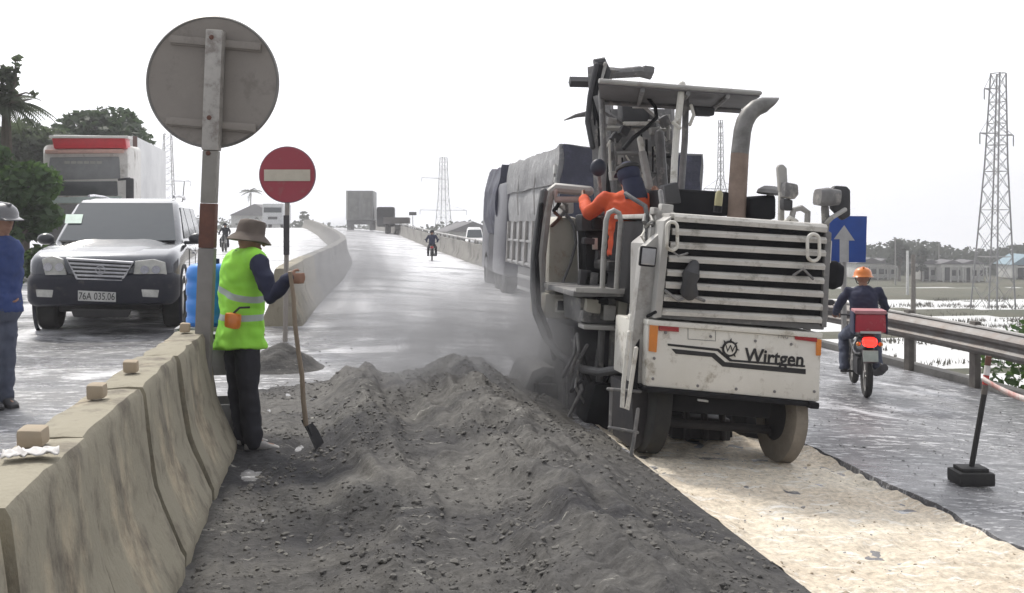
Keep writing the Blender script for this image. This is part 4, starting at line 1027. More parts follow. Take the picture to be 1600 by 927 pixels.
cab = MB().box(((xL + xR) / 2, Ln + 1.4, 1.55), (xR - xL - .1, 1.9, 2.2), .12).build('cab', mat('lorry_cab', (.12, .12, .14), .4), lo)
MB().box(((xL + xR) / 2, -.06, z3 - .1), (xR - xL - .2, .08, .16), .02).build('rear_bumper', M_DGREY, lo)
# --- second, dark lorry ahead
gL2 = EYE + ray(880, 350) * 25.0; gL2.z = gz(gL2.x, gL2.y); l2 = thing('covered_lorry', 'dark navy lorry standing in front of the grey tarpaulin lorry', 'lorry', gL2, (0, .03, radians(-2)))
Mi3 = local(l2).inverted(); xa = LP(Mi3, 784, 300, 0).x; xb = xa + 2.45; za = LP(Mi3, 784, 258, 0).z; zb3 = LP(Mi3, 784, 365, 0).z; zc3 = LP(Mi3, 784, 430, 0).z
tb = tarpbox(zb3, za, xa, xb, 0, 2.6, M_TARPN, 'tarpaulin', l2, .06, 16, .14)
MB().box(((xa + xb) / 2, 1.3, (zb3 + zc3) / 2), (2.4, 2.5, zb3 - zc3), .03).build('cargo_bed', mat('bed_dark', (.05, .05, .06), .8), l2)
MB().box(((xa + xb) / 2, 1.6, zc3 - .15), (1.0, 3.6, .3), .03).build('chassis', M_DGREY, l2)
for y in (.9, 3.3):
    for s in (xa + .25, xb - .25): wheel(l2, (s, y, .5), .5, .4, -1, M_DGREY)
MB().box(((xa + xb) / 2, 3.6, 1.5), (2.35, 1.7, 2.1), .12).build('cab', mat('lorry_cab', (.12, .12, .14), .4), l2)
MB().box((xa + .25, -.02, .5), (.5, .02, .6), .005).build('mudflap', M_BLACK, l2)
ar_ = MB().tube([(xa - .03, -.05 + .2 * 0, zb3 + .25), (xa - .08, .1, zb3 + .45), (xa - .05, .5, zb3 + .42), (xa - .02, .7, zb3 + .1)], .018, 6).build('tie_rope', M_GALV, l2)

# --- far vehicles
def box_truck(px, py, w_px, d, lab, m=M_PAN, cab_up=False, h_px=None, facing=False, name='box_truck'):
    p = at(px, 350, d); p.z = gz(p.x, p.y); s = FPX / d; w_ = w_px / s; r = thing(name, lab, 'truck', p, (0, 0, -YAW * .6)); Mq = local(r).inverted(); zt_ = LP(Mq, px, py, 0).z
    if not facing:
        MB().box((0, 2.5, (zt_ + .95) / 2), (w_, 5, zt_ - .95), .04).build('cargo_box', m, r)
        dr = MB(); dr.box((-w_ * .24, -.02, (zt_ + .95) / 2), (w_ * .42, .04, (zt_ - .95) * .9), .02); dr.box((w_ * .24, -.02, (zt_ + .95) / 2), (w_ * .42, .04, (zt_ - .95) * .9), .02); dr.build('rear_door', mat('door_grey', (.32, .32, .31), .6, col2=(.18, .18, .18), scale=2), r)
        MB().box((-w_ / 2 + .06, -.03, (zt_ + .95) / 2), (.14, .05, zt_ - .9), .01).build('door_post', M_PLATE, r)
        MB().box((0, 0, .75), (w_ * .95, .3, .4), .03).build('rear_bumper', M_DGREY, r)
    else:
        MB().box((0, .9, (zt_ + .5) / 2), (w_, 1.8, zt_ - .5), .15).build('cab', mat('cab_white', (.66, .67, .68), .4), r)
        MB().box((0, -.02, zt_ * .74), (w_ * .86, .06, zt_ * .2), .04).build('windscreen', M_GLASS, r)
        MB().box((0, -.03, zt_ * .42), (w_ * .45, .06, zt_ * .1), .02).build('grille', M_DGREY, r)
        MB().box((0, 4.2, (zt_ + .9) / 2), (w_ * .98, 4.6, zt_ - 1.0), .04).build('cargo_box', mat('cab_white', (.66, .67, .68), .4), r)
    for s_ in (-1, 1):
        for y in (.7, 4.2): wheel(r, (s_ * (w_ / 2 - .2), y, .45), .45, .3, s_)
    return r
box_truck(562, 298, 42, 92, 'grey box lorry with two rear doors driving over the crest')
box_truck(426, 318, 32, 118, 'white lorry coming over the crest behind the no entry sign', facing=True)
def small_car(px, d, w_px, lab, m, facing=True, h=1.5, name='car', pick=False):
    p = at(px, 350, d); p.z = gz(p.x, p.y); s = FPX / d; w_ = w_px / s; r = thing(name, lab, 'car', p, (0, 0, -YAW * .7))
    loft([(0, rrect(w_ / 2 * .92, .25, .72, .1)), (.15, rrect(w_ / 2, .22, .85, .12)), (1.1, rrect(w_ / 2, .22, .98, .12)), (4.1, rrect(w_ / 2, .25, .98, .12)), (4.3, rrect(w_ / 2 * .95, .3, .9, .1))]).build('body', m, r, smooth=50)
    cabin([(.92, w_ / 2 * .94, .95, 3.6, .1), (h - .12, w_ / 2 * .78, 1.55, 3.3, .15), (h, w_ / 2 * .62, 1.8, 3.1, .2)], m, r)
    mb = MB(); panel(mb, (-w_ * .42, 1.0, .96), (w_ * .42, 1.0, .96), (w_ * .35, 1.52, h - .15), (-w_ * .35, 1.52, h - .15), (0, -.7, .6), .03); mb.build('windscreen', M_GLASS, r, smooth=None)
    for s_ in (-1, 1):
        MB().box((s_ * w_ * .36, -.0, .68), (w_ * .2, .08, .13), .03).build('headlight', M_LAMP, r)
        for y in (.8, 3.4): wheel(r, (s_ * (w_ / 2 - .1), y, .32), .32, .2, s_)
    MB().box((0, -.03, .62), (w_ * .38, .06, .14), .02).build('grille', M_DGREY, r)
    MB().box((0, -.05, .42), (w_ * .3, .03, .1), .005).build('number_plate', M_PLATE, r); return r
small_car(742, 52, 30, 'white car driving towards us beside the dark navy lorry', mat('car_white', (.70, .70, .71), .3, coat=.6))
# low open lorry right of the box truck
p = at(608, 350, 88); p.z = gz(p.x, p.y); r = thing('flatbed_lorry', 'low dark flatbed lorry right of the grey box lorry at the crest', 'truck', p, (0, 0, -.1)); s = FPX / 88
MB().box((.6, 2, 1.15), (2.2, 5, .55), .04).build('cargo_bed', mat('bed_brown', (.14, .13, .125), .7), r); MB().box((-.5, 4.8, 1.5), (1.6, 1.6, 1.8), .2).build('cab', M_DGREY, r)
for s_ in (-.2, 1.4):
    for y in (.4, 4.4): wheel(r, (s_, y, .42), .42, .3)
# ------------------------------------------------------------------ people
M_SKIN = mat('skin', (.34, .19, .13), .6, col2=(.28, .15, .10), scale=8)
M_NAVY = mat('navy_cloth', (.03, .035, .075), .85, col2=(.02, .023, .05), scale=6)
M_BLKCL = mat('black_cloth', (.022, .022, .030), .85, col2=(.035, .035, .045), scale=5)
M_BLUECL = mat('blue_jacket', (.035, .065, .21), .8, col2=(.025, .045, .15), scale=5)
M_JEAN = mat('grey_blue_jeans', (.10, .115, .16), .85, col2=(.06, .07, .11), scale=4)
M_ORANGE = mat('orange_cloth', (.72, .11, .03), .8, col2=(.5, .06, .03), scale=5)
M_HAT = mat('khaki_hat', (.16, .13, .11), .9, col2=(.11, .09, .08), scale=10)
M_HELM = mat('orange_helmet', (.85, .24, .03), .3, coat=.5)
M_SHOE = mat('pale_shoe', (.38, .37, .36), .7, col2=(.2, .19, .19), scale=12)
M_HAIR = mat('black_hair', (.012, .011, .012), .7)
def hivis():
    m = bpy.data.materials.new('hi_vis_vest'); m.use_nodes = True; t = m.node_tree; b = t.nodes['Principled BSDF']; L_ = t.links.new
    tc = N(t, 'ShaderNodeTexCoord'); sp = N(t, 'ShaderNodeSeparateXYZ'); L_(tc.outputs['Object'], sp.inputs[0])
    def band(src, c, w_):
        a = N(t, 'ShaderNodeMath', operation='SUBTRACT'); a.inputs[1].default_value = c; L_(src, a.inputs[0])
        q = N(t, 'ShaderNodeMath', operation='ABSOLUTE'); L_(a.outputs[0], q.inputs[0]); l = N(t, 'ShaderNodeMath', operation='LESS_THAN'); l.inputs[1].default_value = w_; L_(q.outputs[0], l.inputs[0]); return l.outputs[0]
    sl_ = N(t, 'ShaderNodeMath', operation='MULTIPLY_ADD'); sl_.inputs[1].default_value = .28; L_(sp.outputs['X'], sl_.inputs[0]); L_(sp.outputs['Z'], sl_.inputs[2])
    b1 = band(sl_.outputs[0], 1.115, .024); b2 = band(sp.outputs['Z'], .94, .022)
    mxx = N(t, 'ShaderNodeMath', operation='MAXIMUM'); L_(b1, mxx.inputs[0]); L_(b2, mxx.inputs[1])
    n = N(t, 'ShaderNodeTexNoise', Scale=9.0, Detail=4.0); L_(tc.outputs['Object'], n.inputs[0])
    g_ = N(t, 'ShaderNodeMix', data_type='RGBA'); g_.inputs[6].default_value = (.30, .78, .06, 1); g_.inputs[7].default_value = (.42, .88, .10, 1); L_(n.outputs[0], g_.inputs[0])
    mi = N(t, 'ShaderNodeMix', data_type='RGBA'); mi.inputs[7].default_value = (.45, .52, .50, 1); L_(g_.outputs[2], mi.inputs[6]); L_(mxx.outputs[0], mi.inputs[0])
    L_(mi.outputs[2], b.inputs['Base Color']); b.inputs['Roughness'].default_value = .8; return m
M_VEST = hivis()
def frame(fwd, up=V((0, 0, 1))):
    f = V(fwd).normalized(); r_ = f.cross(V(up)).normalized(); u = r_.cross(f); return Matrix((r_, f, u)).transposed()
def head(mb, c, R, s=1.0):
    """c: head centre; R columns right, forward, up"""
    P = lambda x, y, z: c + R @ V((x, y, z)) * s
    mb.ball(c, (.073 * s, .092 * s, .105 * s), 18, 12, R=R); mb.ball(P(0, .022, -.055), (.056 * s, .068 * s, .062 * s), 14, 10, R=R)
    mb.ball(P(0, .05, -.098), (.03 * s, .028 * s, .02 * s), 10, 8, R=R)
    mb.tube([P(0, .086, .022), P(0, .104, -.012), P(0, .112, -.026)], [.009 * s, .013 * s, .015 * s], 8, cap='round')
    mb.ball(P(0, .090, -.058), (.024 * s, .012 * s, .011 * s), 10, 6, R=R)
    for q in (-1, 1):
        mb.ball(P(q * .074, -.005, -.012), (.012 * s, .02 * s, .032 * s), 10, 8, R=R); mb.ball(P(q * .03, .083, .028), (.02 * s, .012 * s, .008 * s), 8, 6, R=R)
def hand(mb, w, d, pn, td, curl=1.1, s=1.0):
    """w wrist, d direction of the fingers, pn palm normal (fingers close towards it), td the thumb's side"""
    d = V(d).normalized(); pn = V(pn); pn = (pn - d * pn.dot(d)).normalized(); td = V(td); td = (td - d * td.dot(d) - pn * td.dot(pn)).normalized()
    mb.stack([(w, td * .026 * s, pn * .02 * s), (w + d * .04 * s, td * .038 * s, pn * .016 * s), (w + d * .085 * s, td * .042 * s, pn * .014 * s), (w + d * .095 * s, td * .038 * s, pn * .011 * s)], 14)
    for i, (o, l) in enumerate(((.031, .072), (.011, .082), (-.010, .076), (-.030, .058))):
        p = w + (d * .088 + td * o) * s; a = curl * .45; pts = [p - d * .02 * s, p]
        for k, f in enumerate((.45, .32, .25)):
            v = d * cos(a) + pn * sin(a); p = p + v * l * f * s; pts.append(p); a += curl
        mb.tube(pts, [.0095 * s, .0095 * s, .009 * s, .0085 * s, .0075 * s], 8, cap='round')
    p = w + (d * .03 + td * .03) * s; q = p + (td * .75 + d * .6 + pn * .35).normalized() * .038 * s; r_ = q + (d * .7 + pn * .8 + td * .1).normalized() * .03 * s; e = r_ + (pn * .9 - td * .3 + d * .3).normalized() * .024 * s
    mb.tube([w + d * .01 * s + td * .01 * s, p, q, r_, e], [.014 * s, .014 * s, .0115 * s, .0105 * s, .0085 * s], 8, cap='round')
def limb(mb, pts, rs, seg=14): mb.tube([V(p) for p in pts], rs, seg, cap='round')
def person(label, loc, rotz, J, cat='person', S=1.0, vox=.009, jacket=M_NAVY, trousers=M_BLKCL, vest=None, shoes=M_SHOE, hatf=None, face=True, grp=None, group_hair=True, hands=True):
    """J: pelvis, chest, neck, head (+hf head forward), sh/el/wr/hip/kn/an/toe pairs as [left, right] in local metres; hand tuples"""
    r = thing('person', label, cat, loc, (0, 0, rotz), grp); J = {k: ([V(a) for a in v] if isinstance(v, (list, tuple)) and hasattr(v[0], '__len__') else V(v)) for k, v in J.items()}
    pel, che, nek, hd = J['pelvis'], J['chest'], J['neck'], J['head']; hR = frame(J.get('hf', V((0, 1, 0))))
    sx = (J['sh'][1] - J['sh'][0]).normalized(); hx = (J['hip'][1] - J['hip'][0]).normalized(); up = (nek - pel).normalized(); fy = up.cross(sx).normalized(); fh = up.cross(hx).normalized()
    b = MB(); head(b, hd, hR, S); limb(b, [nek - up * .05, nek, hd - hR @ V((0, .01, .06))], [.065 * S, .058 * S, .056 * S])
    def torso(mb, g=0.0, lo=True, top=True):
        rings = []
        if lo: rings.append((pel - up * .10 * S, hx * (.13 + g) * S, fh * (.095 + g) * S))
        rings += [(pel, hx * (.165 + g) * S, fh * (.115 + g) * S), (pel.lerp(che, .45), sx * (.148 + g) * S, fy * (.105 + g) * S), (che, sx * (.17 + g) * S, fy * (.122 + g) * S), (che.lerp(nek, .5), sx * (.175 + g) * S, fy * (.115 + g) * S), (che.lerp(nek, .82), sx * (.13 + g) * S, fy * (.085 + g) * S), (nek, sx * (.06 + g * .6) * S, fy * (.06 + g * .6) * S)]
        mb.stack(rings, 22, p=2.3)
    torso(b)
    for i in (0, 1):
        limb(b, [J['sh'][i], J['el'][i], J['wr'][i]], [.05 * S, .042 * S, .026 * S]); limb(b, [J['hip'][i], J['kn'][i], J['an'][i]], [.082 * S, .055 * S, .04 * S])
        limb(b, [J['an'][i], J['an'][i].lerp(J['toe'][i], .5) - V((0, 0, .012)), J['toe'][i] - (J['toe'][i] - J['an'][i]) * .15], [.032 * S, .022 * S, .015 * S])
        if hands:
            h = J.get('hand%d' % i)
            if h: hand(b, J['wr'][i], h[0], h[1], h[2], J['curl'].x if 'curl' in J else 1.0, S)
            else: hand(b, J['wr'][i], J['wr'][i] - J['el'][i], -fy if False else (-sx if i else sx), fy, .35, S)
    remeshed(b, 'body', M_SKIN, r, vox * .7, 2)
    if face:
        for q in (-1, 1): MB().ball(hd + hR @ V((q * .03, .083, .010)) * S, .0115 * S, 10, 8).build('eye', M_PLATE, r); MB().ball(hd + hR @ V((q * .03, .0925, .010)) * S, .0055 * S, 8, 6).build('pupil', M_INK, r.children[-1])
    t = MB()
    for i in (0, 1):
        limb(t, [J['hip'][i] + up * .02, J['hip'][i].lerp(J['kn'][i], .5), J['kn'][i], J['kn'][i].lerp(J['an'][i], .45), J['an'][i] - V((0, 0, .02))], [.088 * S, .092 * S, .074 * S, .072 * S, .066 * S])
    t.stack([(pel - up * .12 * S, hx * .12 * S, fh * .1 * S), (pel - up * .03 * S, hx * .178 * S, fh * .13 * S), (pel + up * .07 * S, hx * .17 * S, fh * .122 * S)], 20, p=2.3)
    remeshed(t, 'trousers', trousers, r, vox * 1.2, 3, .012 * S, 12)
    j = MB(); torso(j, .016, lo=False)
    j.stack([(pel - up * .04 * S, hx * .182 * S, fh * .135 * S), (pel + up * .1 * S, hx * .172 * S, fh * .13 * S)], 20, p=2.3)
    for i in (0, 1):
        s_ = -1 if i == 0 else 1
        limb(j, [che.lerp(nek, .55) + sx * s_ * .08 * S, J['sh'][i], J['sh'][i].lerp(J['el'][i], .5), J['el'][i], J['el'][i].lerp(J['wr'][i], .5), J['wr'][i]], [.07 * S, .066 * S, .063 * S, .056 * S, .052 * S, .042 * S])
    remeshed(j, 'jacket', jacket, r, vox * 1.2, 3, .012 * S, 11)
    if vest:
        v = MB(); rings = [(pel - up * .12 * S, hx * .228 * S, fh * .195 * S), (pel - up * .05 * S, hx * .212 * S, fh * .168 * S), (pel + up * .05 * S, hx * .20 * S, fh * .152 * S), (pel.lerp(che, .5), sx * .188 * S, fy * .147 * S), (che, sx * .194 * S, fy * .155 * S), (che.lerp(nek, .5), sx * .196 * S, fy * .152 * S), (che.lerp(nek, .85), sx * .165 * S, fy * .122 * S), (nek - up * .01, sx * .085 * S, fy * .08 * S)]
        v.stack(rings, 24, p=2.4)
        for i in (0, 1): limb(v, [che.lerp(nek, .7), J['sh'][i].lerp(nek, .2)], [.095 * S, .083 * S])
        remeshed(v, 'vest', vest, r, vox * 1.2, 4, .012 * S, 11)
    for i in (0, 1):
        a, e = J['an'][i], J['toe'][i]; d = (e - a); d.z = 0; L0 = d.length; d.normalize(); sd_ = d.cross(V((0, 0, 1))); up_ = V((0, 0, 1)); sh = MB(); zf = min(a.z - .075 * S, e.z - .03 * S)
        base_ = V((a.x, a.y, zf)); dz = (e.z - .03 * S - (a.z - .075 * S))
        sec = [(-.065, .02, .03, .045), (-.05, .036, .045, .075), (0, .04, .05, .10), (.06, .042, .045, .075), (.11, .05, .035, .055), (.15, .048, .03, .045), (.185, .03, .022, .032)]
        sh.stack([(V((a.x, a.y, a.z - .075 * S)) + d * y * S + V((0, 0, h * .5 * S + dz * max(0, y) / .16)), sd_ * w_ * S, up_ * h * .5 * S) for y, w_, q_, h in sec], 16, p=2.6)
        so_ = sh.build('shoe', shoes, r, smooth=60)
        MB().stack([(V((a.x, a.y, a.z - .075 * S)) + d * y * S + V((0, 0, .006 + dz * max(0, y) / .16)), sd_ * (w_ + .004) * S, up_ * .010 * S) for y, w_, q_, h in sec], 16, p=3).build('sole', M_DGREY, so_)
    if hatf: hatf(r, hd, hR, S)
    return r
def bucket_hat(r, c, R, S):
    M_ = Matrix.Translation(c + R @ V((0, -.005, .035)) * S) @ R.to_4x4()
    h = MB().lathe([(.155, -.055), (.158, -.050), (.13, -.022), (.102, .0), (.1, .01), (.094, .06), (.085, .092), (.05, .105), (.01, .108), (.01, .10), (.05, .098), (.09, .05), (.096, .0), (.125, -.03)], seg=40, M=M_)
    h.wobble(.009, 9).build('hat', M_HAT, r, smooth=60)
def helmet(m, peak=True, name='helmet', shell=False):
    def f(r, c, R, S):
        M_ = Matrix.Translation(c + R @ V((0, -.008, .018)) * S) @ R.to_4x4(); h = MB()
        if shell: h.ball((0, 0, 0), (.125, .145, .135), 28, 16)
        else: h.lathe([(.118, -.008), (.138, -.012), (.14, -.004), (.122, .012), (.118, .05), (.10, .09), (.065, .118), (.02, .128), (.002, .128)], seg=36); h.box((0, 0, .12), (.03, .2, .03), .012)
        if peak: h.box((0, .14, .005), (.17, .09, .012), .006, rot=(-.2, 0, 0))
        h2 = MB(M_); h2.add(h.v, h.f); o = h2.build(name, m, r, smooth=60)
        if shell: v = MB(M_); v.ball((0, .012, .0), (.12, .147, .062), 24, 10); v.build('visor', M_GLASS, o)
        else:
            st_ = MB(M_); st_.tube([(-.1, 0, -.02), (-.075, .02, -.09), (0, .05, -.125), (.075, .02, -.09), (.1, 0, -.02)], .007, 6); st_.build('chin_strap', M_BLACK, o)
    return f
def hood(m):
    def f(r, c, R, S):
        M_ = Matrix.Translation(c + R @ V((0, -.012, 0)) * S) @ R.to_4x4(); h = MB(M_); h.ball((0, 0, .012), (.098, .11, .122), 24, 16); h.stack([((0, -.03, -.05), V((.095, 0, 0)), V((0, .085, 0))), ((0, -.04, -.14), V((.10, 0, 0)), V((0, .08, 0))), ((0, -.045, -.24), V((.125, 0, 0)), V((0, .06, 0)))][::1], 20); h.wobble(.006, 11).build('hood', m, r, smooth=70)
        MB(M_).lathe([(.105, .055), (.11, .06), (.108, .085), (.104, .09)], seg=28).build('cap_band', M_BLACK, r)
        pk_ = MB(M_).stack([((0, .10, .06), V((.075, 0, 0)), V((0, 0, .008))), ((0, .17, .05), V((.05, 0, 0)), V((0, 0, .006)))], 14); pk_.build('cap_peak', m, r)
    return f

# worker with the shovel
gw = G(396, 704); dw = depth(gw); rz = radians(-50)
wl = V((at(385, 704, dw).x, gw.y + .06, 0.0)); wl.z = gz(wl.x, wl.y)
MW = (Matrix.Translation(wl) @ Matrix.Rotation(rz, 4, 'Z')).inverted()
def wp_(px, py, dd=0): return MW @ at(px, py, dw + dd)
hand_r = wp_(449, 436, -.28); el_r = wp_(425, 466, -.20)
sh_r = wp_(404, 410, -.16)
J = dict(pelvis=wp_(376, 520, .04), chest=wp_(379, 440, .02), neck=wp_(384, 392, .02), head=wp_(391, 374, .0), hf=(.25, 1, -.18),
         sh=[wp_(368, 410, .17), sh_r], el=[wp_(372, 462, .28), el_r], wr=[wp_(392, 500, .28), hand_r],
         hip=[wp_(370, 528, .10), wp_(384, 528, -.05)], kn=[wp_(372, 612, .12), wp_(388, 614, -.05)], an=[wp_(382, 690, .10), wp_(396, 694, -.06)],
         toe=[wp_(412, 694, .20), wp_(432, 703, -.02)], curl=(1.15, 0, 0))
J['an'][0].z = .085; J['an'][1].z = .085; J['toe'][0].z = .032; J['toe'][1].z = .032
cr_ = wp_(462, 436, -.28) - hand_r; gripd = cr_.normalized()
shaft_dir = (wp_(455, 440, -.30) - wp_(478, 670, -.12)).normalized()
J['hand1'] = [gripd * .55 + shaft_dir.cross(gripd) * .1, MW.to_3x3() @ (RT * .3 - FW) * -1.0, shaft_dir]
wk = person('person in a lime safety vest and khaki bucket hat holding a shovel upright', wl, rz, J, S=.95, vest=M_VEST, hatf=bucket_hat)
# shovel
t_ = at(453, 424, dw - .33); b_ = at(479, 668, dw - .10); b_.z = max(b_.z, .2)
shv = thing('shovel', 'long handled shovel with dark blade held upright by the vest worker', 'shovel', (b_.x, b_.y, 0))
Ms = local(shv).inverted(); tt, bb = Ms @ t_, Ms @ b_
pts = [tt.lerp(bb, k / 6) + V((.006 * sin(k * 2), 0, 0)) for k in range(7)]
MB().tube(pts, [.014, .015, .016, .016, .017, .017, .018], 10).build('shaft', mat('worn_wood', (.36, .29, .22), .75, col2=(.22, .17, .13), scale=10, stretch=(1, 1, .2)), shv)
e_ = Ms @ at(503, 716, dw - .12); dd = (e_ - bb).normalized(); sd = V((RT.x, RT.y, .0)).lerp(FW, .85).normalized(); sd = (sd - dd * sd.dot(dd)).normalized(); nn = dd.cross(sd)
bl = MB(); L_ = (e_ - bb).length; nu, nv = 8, 10
for side in (0, 1):
    for j_ in range(nv + 1):
        v = j_ / nv; wdt = .085 * (1 if v < .65 else math.sqrt(max(0, 1 - ((v - .65) / .35) ** 2)) * .85 + .15) * (.6 + .4 * min(1, v * 4))
        for i in range(nu + 1):
            u = i / nu * 2 - 1; bl.v.append(bb + dd * (L_ * v) + sd * (u * wdt) + nn * (.022 * (u * u) + (.004 if side else 0)))
def shell_faces(mb, nu, nv):
    A = (nu + 1) * (nv + 1); I = lambda s, i, j: s * A + j * (nu + 1) + i
    for j in range(nv):
        for i in range(nu): mb.f.append((I(0, i, j), I(0, i + 1, j), I(0, i + 1, j + 1), I(0, i, j + 1))); mb.f.append((I(1, i, j), I(1, i, j + 1), I(1, i + 1, j + 1), I(1, i + 1, j)))
    for j in range(nv): mb.f.append((I(0, 0, j), I(0, 0, j + 1), I(1, 0, j + 1), I(1, 0, j))); mb.f.append((I(0, nu, j), I(1, nu, j), I(1, nu, j + 1), I(0, nu, j + 1)))
    for i in range(nu): mb.f.append((I(0, i, 0), I(1, i, 0), I(1, i + 1, 0), I(0, i + 1, 0))); mb.f.append((I(0, i, nv), I(0, i + 1, nv), I(1, i + 1, nv), I(1, i, nv)))
shell_faces(bl, nu, nv); bl.tube([bb - dd * .05, bb + dd * .08], [.02, .012], 8); bl.build('blade', mat('shovel_steel', (.05, .05, .055), .5, .5), shv)

# blue water drum behind the worker, standing on the barrier's far side on a crate
dB = dw + .35; c = at(326, 460, dB); sB = FPX / dB; rB = 34 / sB
zb0 = at(326, 508, dB).z; zt0 = at(326, 412, dB).z
dr = thing('water_drum', 'ribbed blue plastic drum standing behind the round sign pole', 'drum', (c.x, c.y, zb0))
M_DRUM = mat('blue_plastic', (.04, .27, .80), .35, col2=(.03, .21, .68), scale=3, coat=.2)
H_ = zt0 - zb0; pr = [(rB * .86, 0), (rB * .95, .02)]
for k in range(9): pr += [(rB * (1.0 if k % 3 != 1 else .955), H_ * (.06 + k * .09)), (rB * (1.0 if k % 3 != 1 else .955), H_ * (.12 + k * .09))]
pr += [(rB * .94, H_ * .93), (rB * .80, H_ * .985), (rB * .6, H_), (.01, H_)]
MB().lathe(pr, seg=40).build('drum_body', M_DRUM, dr, smooth=40); MB().lathe([(rB * .3, H_), (rB * .3, H_ + .035), (.01, H_ + .04)], c=(.03, 0, 0), seg=20).build('lid', M_NAVY, dr)
ps = thing('plastic_crate', 'grey crate carrying the blue drum behind the barrier', 'crate', (c.x, c.y, 0)); zc0 = zb0 - .002
cm = MB()
for sx_ in (-1, 1):
    cm.box((sx_ * .2, 0, zc0 / 2), (.03, .42, zc0), .006); cm.box((0, sx_ * .2, zc0 * .2), (.38, .03, zc0 * .3), .006); cm.box((0, sx_ * .2, zc0 * .75), (.38, .03, zc0 * .3), .006)
cm.box((0, 0, zc0 - .015), (.37, .37, .03), .005); cm.build('crate_body', M_PAN, ps)
# orange pouch at the drum
po_ = at(364, 501, dw - .22); o = MB().box((0, 0, 0), (.105, .07, .105), .025).wobble(.006, 14).build('pouch', M_HELM, loc=po_); o.rotation_euler = (0, .1, -.4)
tag(o, 'small orange pouch hanging at the hip of the vest worker beside the blue drum', 'pouch')
st_ = MB().tube([(0, 0, .05), (.03, .02, .09), (.1, .03, .10)], .008, 6).build('pouch_strap', M_BLACK, o)

# man in blue at the left edge, seen from the side
gm = G(8, 636); dm = depth(gm); MM = lambda rz_: (Matrix.Translation(gm) @ Matrix.Rotation(rz_, 4, 'Z')).inverted()
rz = radians(160); Mx = MM(rz); q_ = lambda px, py, dd=0: Mx @ at(px, py, dm + dd)
J = dict(pelvis=q_(2, 480), chest=q_(0, 415), neck=q_(2, 368), head=q_(6, 344), hf=Mx.to_3x3() @ (RT * .8 - FW * .55 - UP * .1), sh=[q_(18, 385, .1), q_(-22, 385, -.1)], el=[q_(26, 425, .12), q_(-32, 430, -.1)], wr=[q_(24, 462, .05), q_(-30, 478, -.15)],
         hip=[q_(9, 490, .04), q_(-9, 490, -.04)], kn=[q_(9, 560, .04), q_(-12, 560, -.05)], an=[q_(8, 622, .05), q_(-14, 622, -.06)], toe=[q_(22, 632, -.05), q_(-2, 634, -.16)])
for k in (0, 1): J['an'][k].z = .085; J['toe'][k].z = .032
person('person in a blue work jacket and grey helmet standing at the left edge', gm, rz, J, jacket=M_BLUECL, trousers=M_JEAN, shoes=M_DGREY, hatf=helmet(mat('grey_helmet', (.17, .17, .18), .35, coat=.5), True))

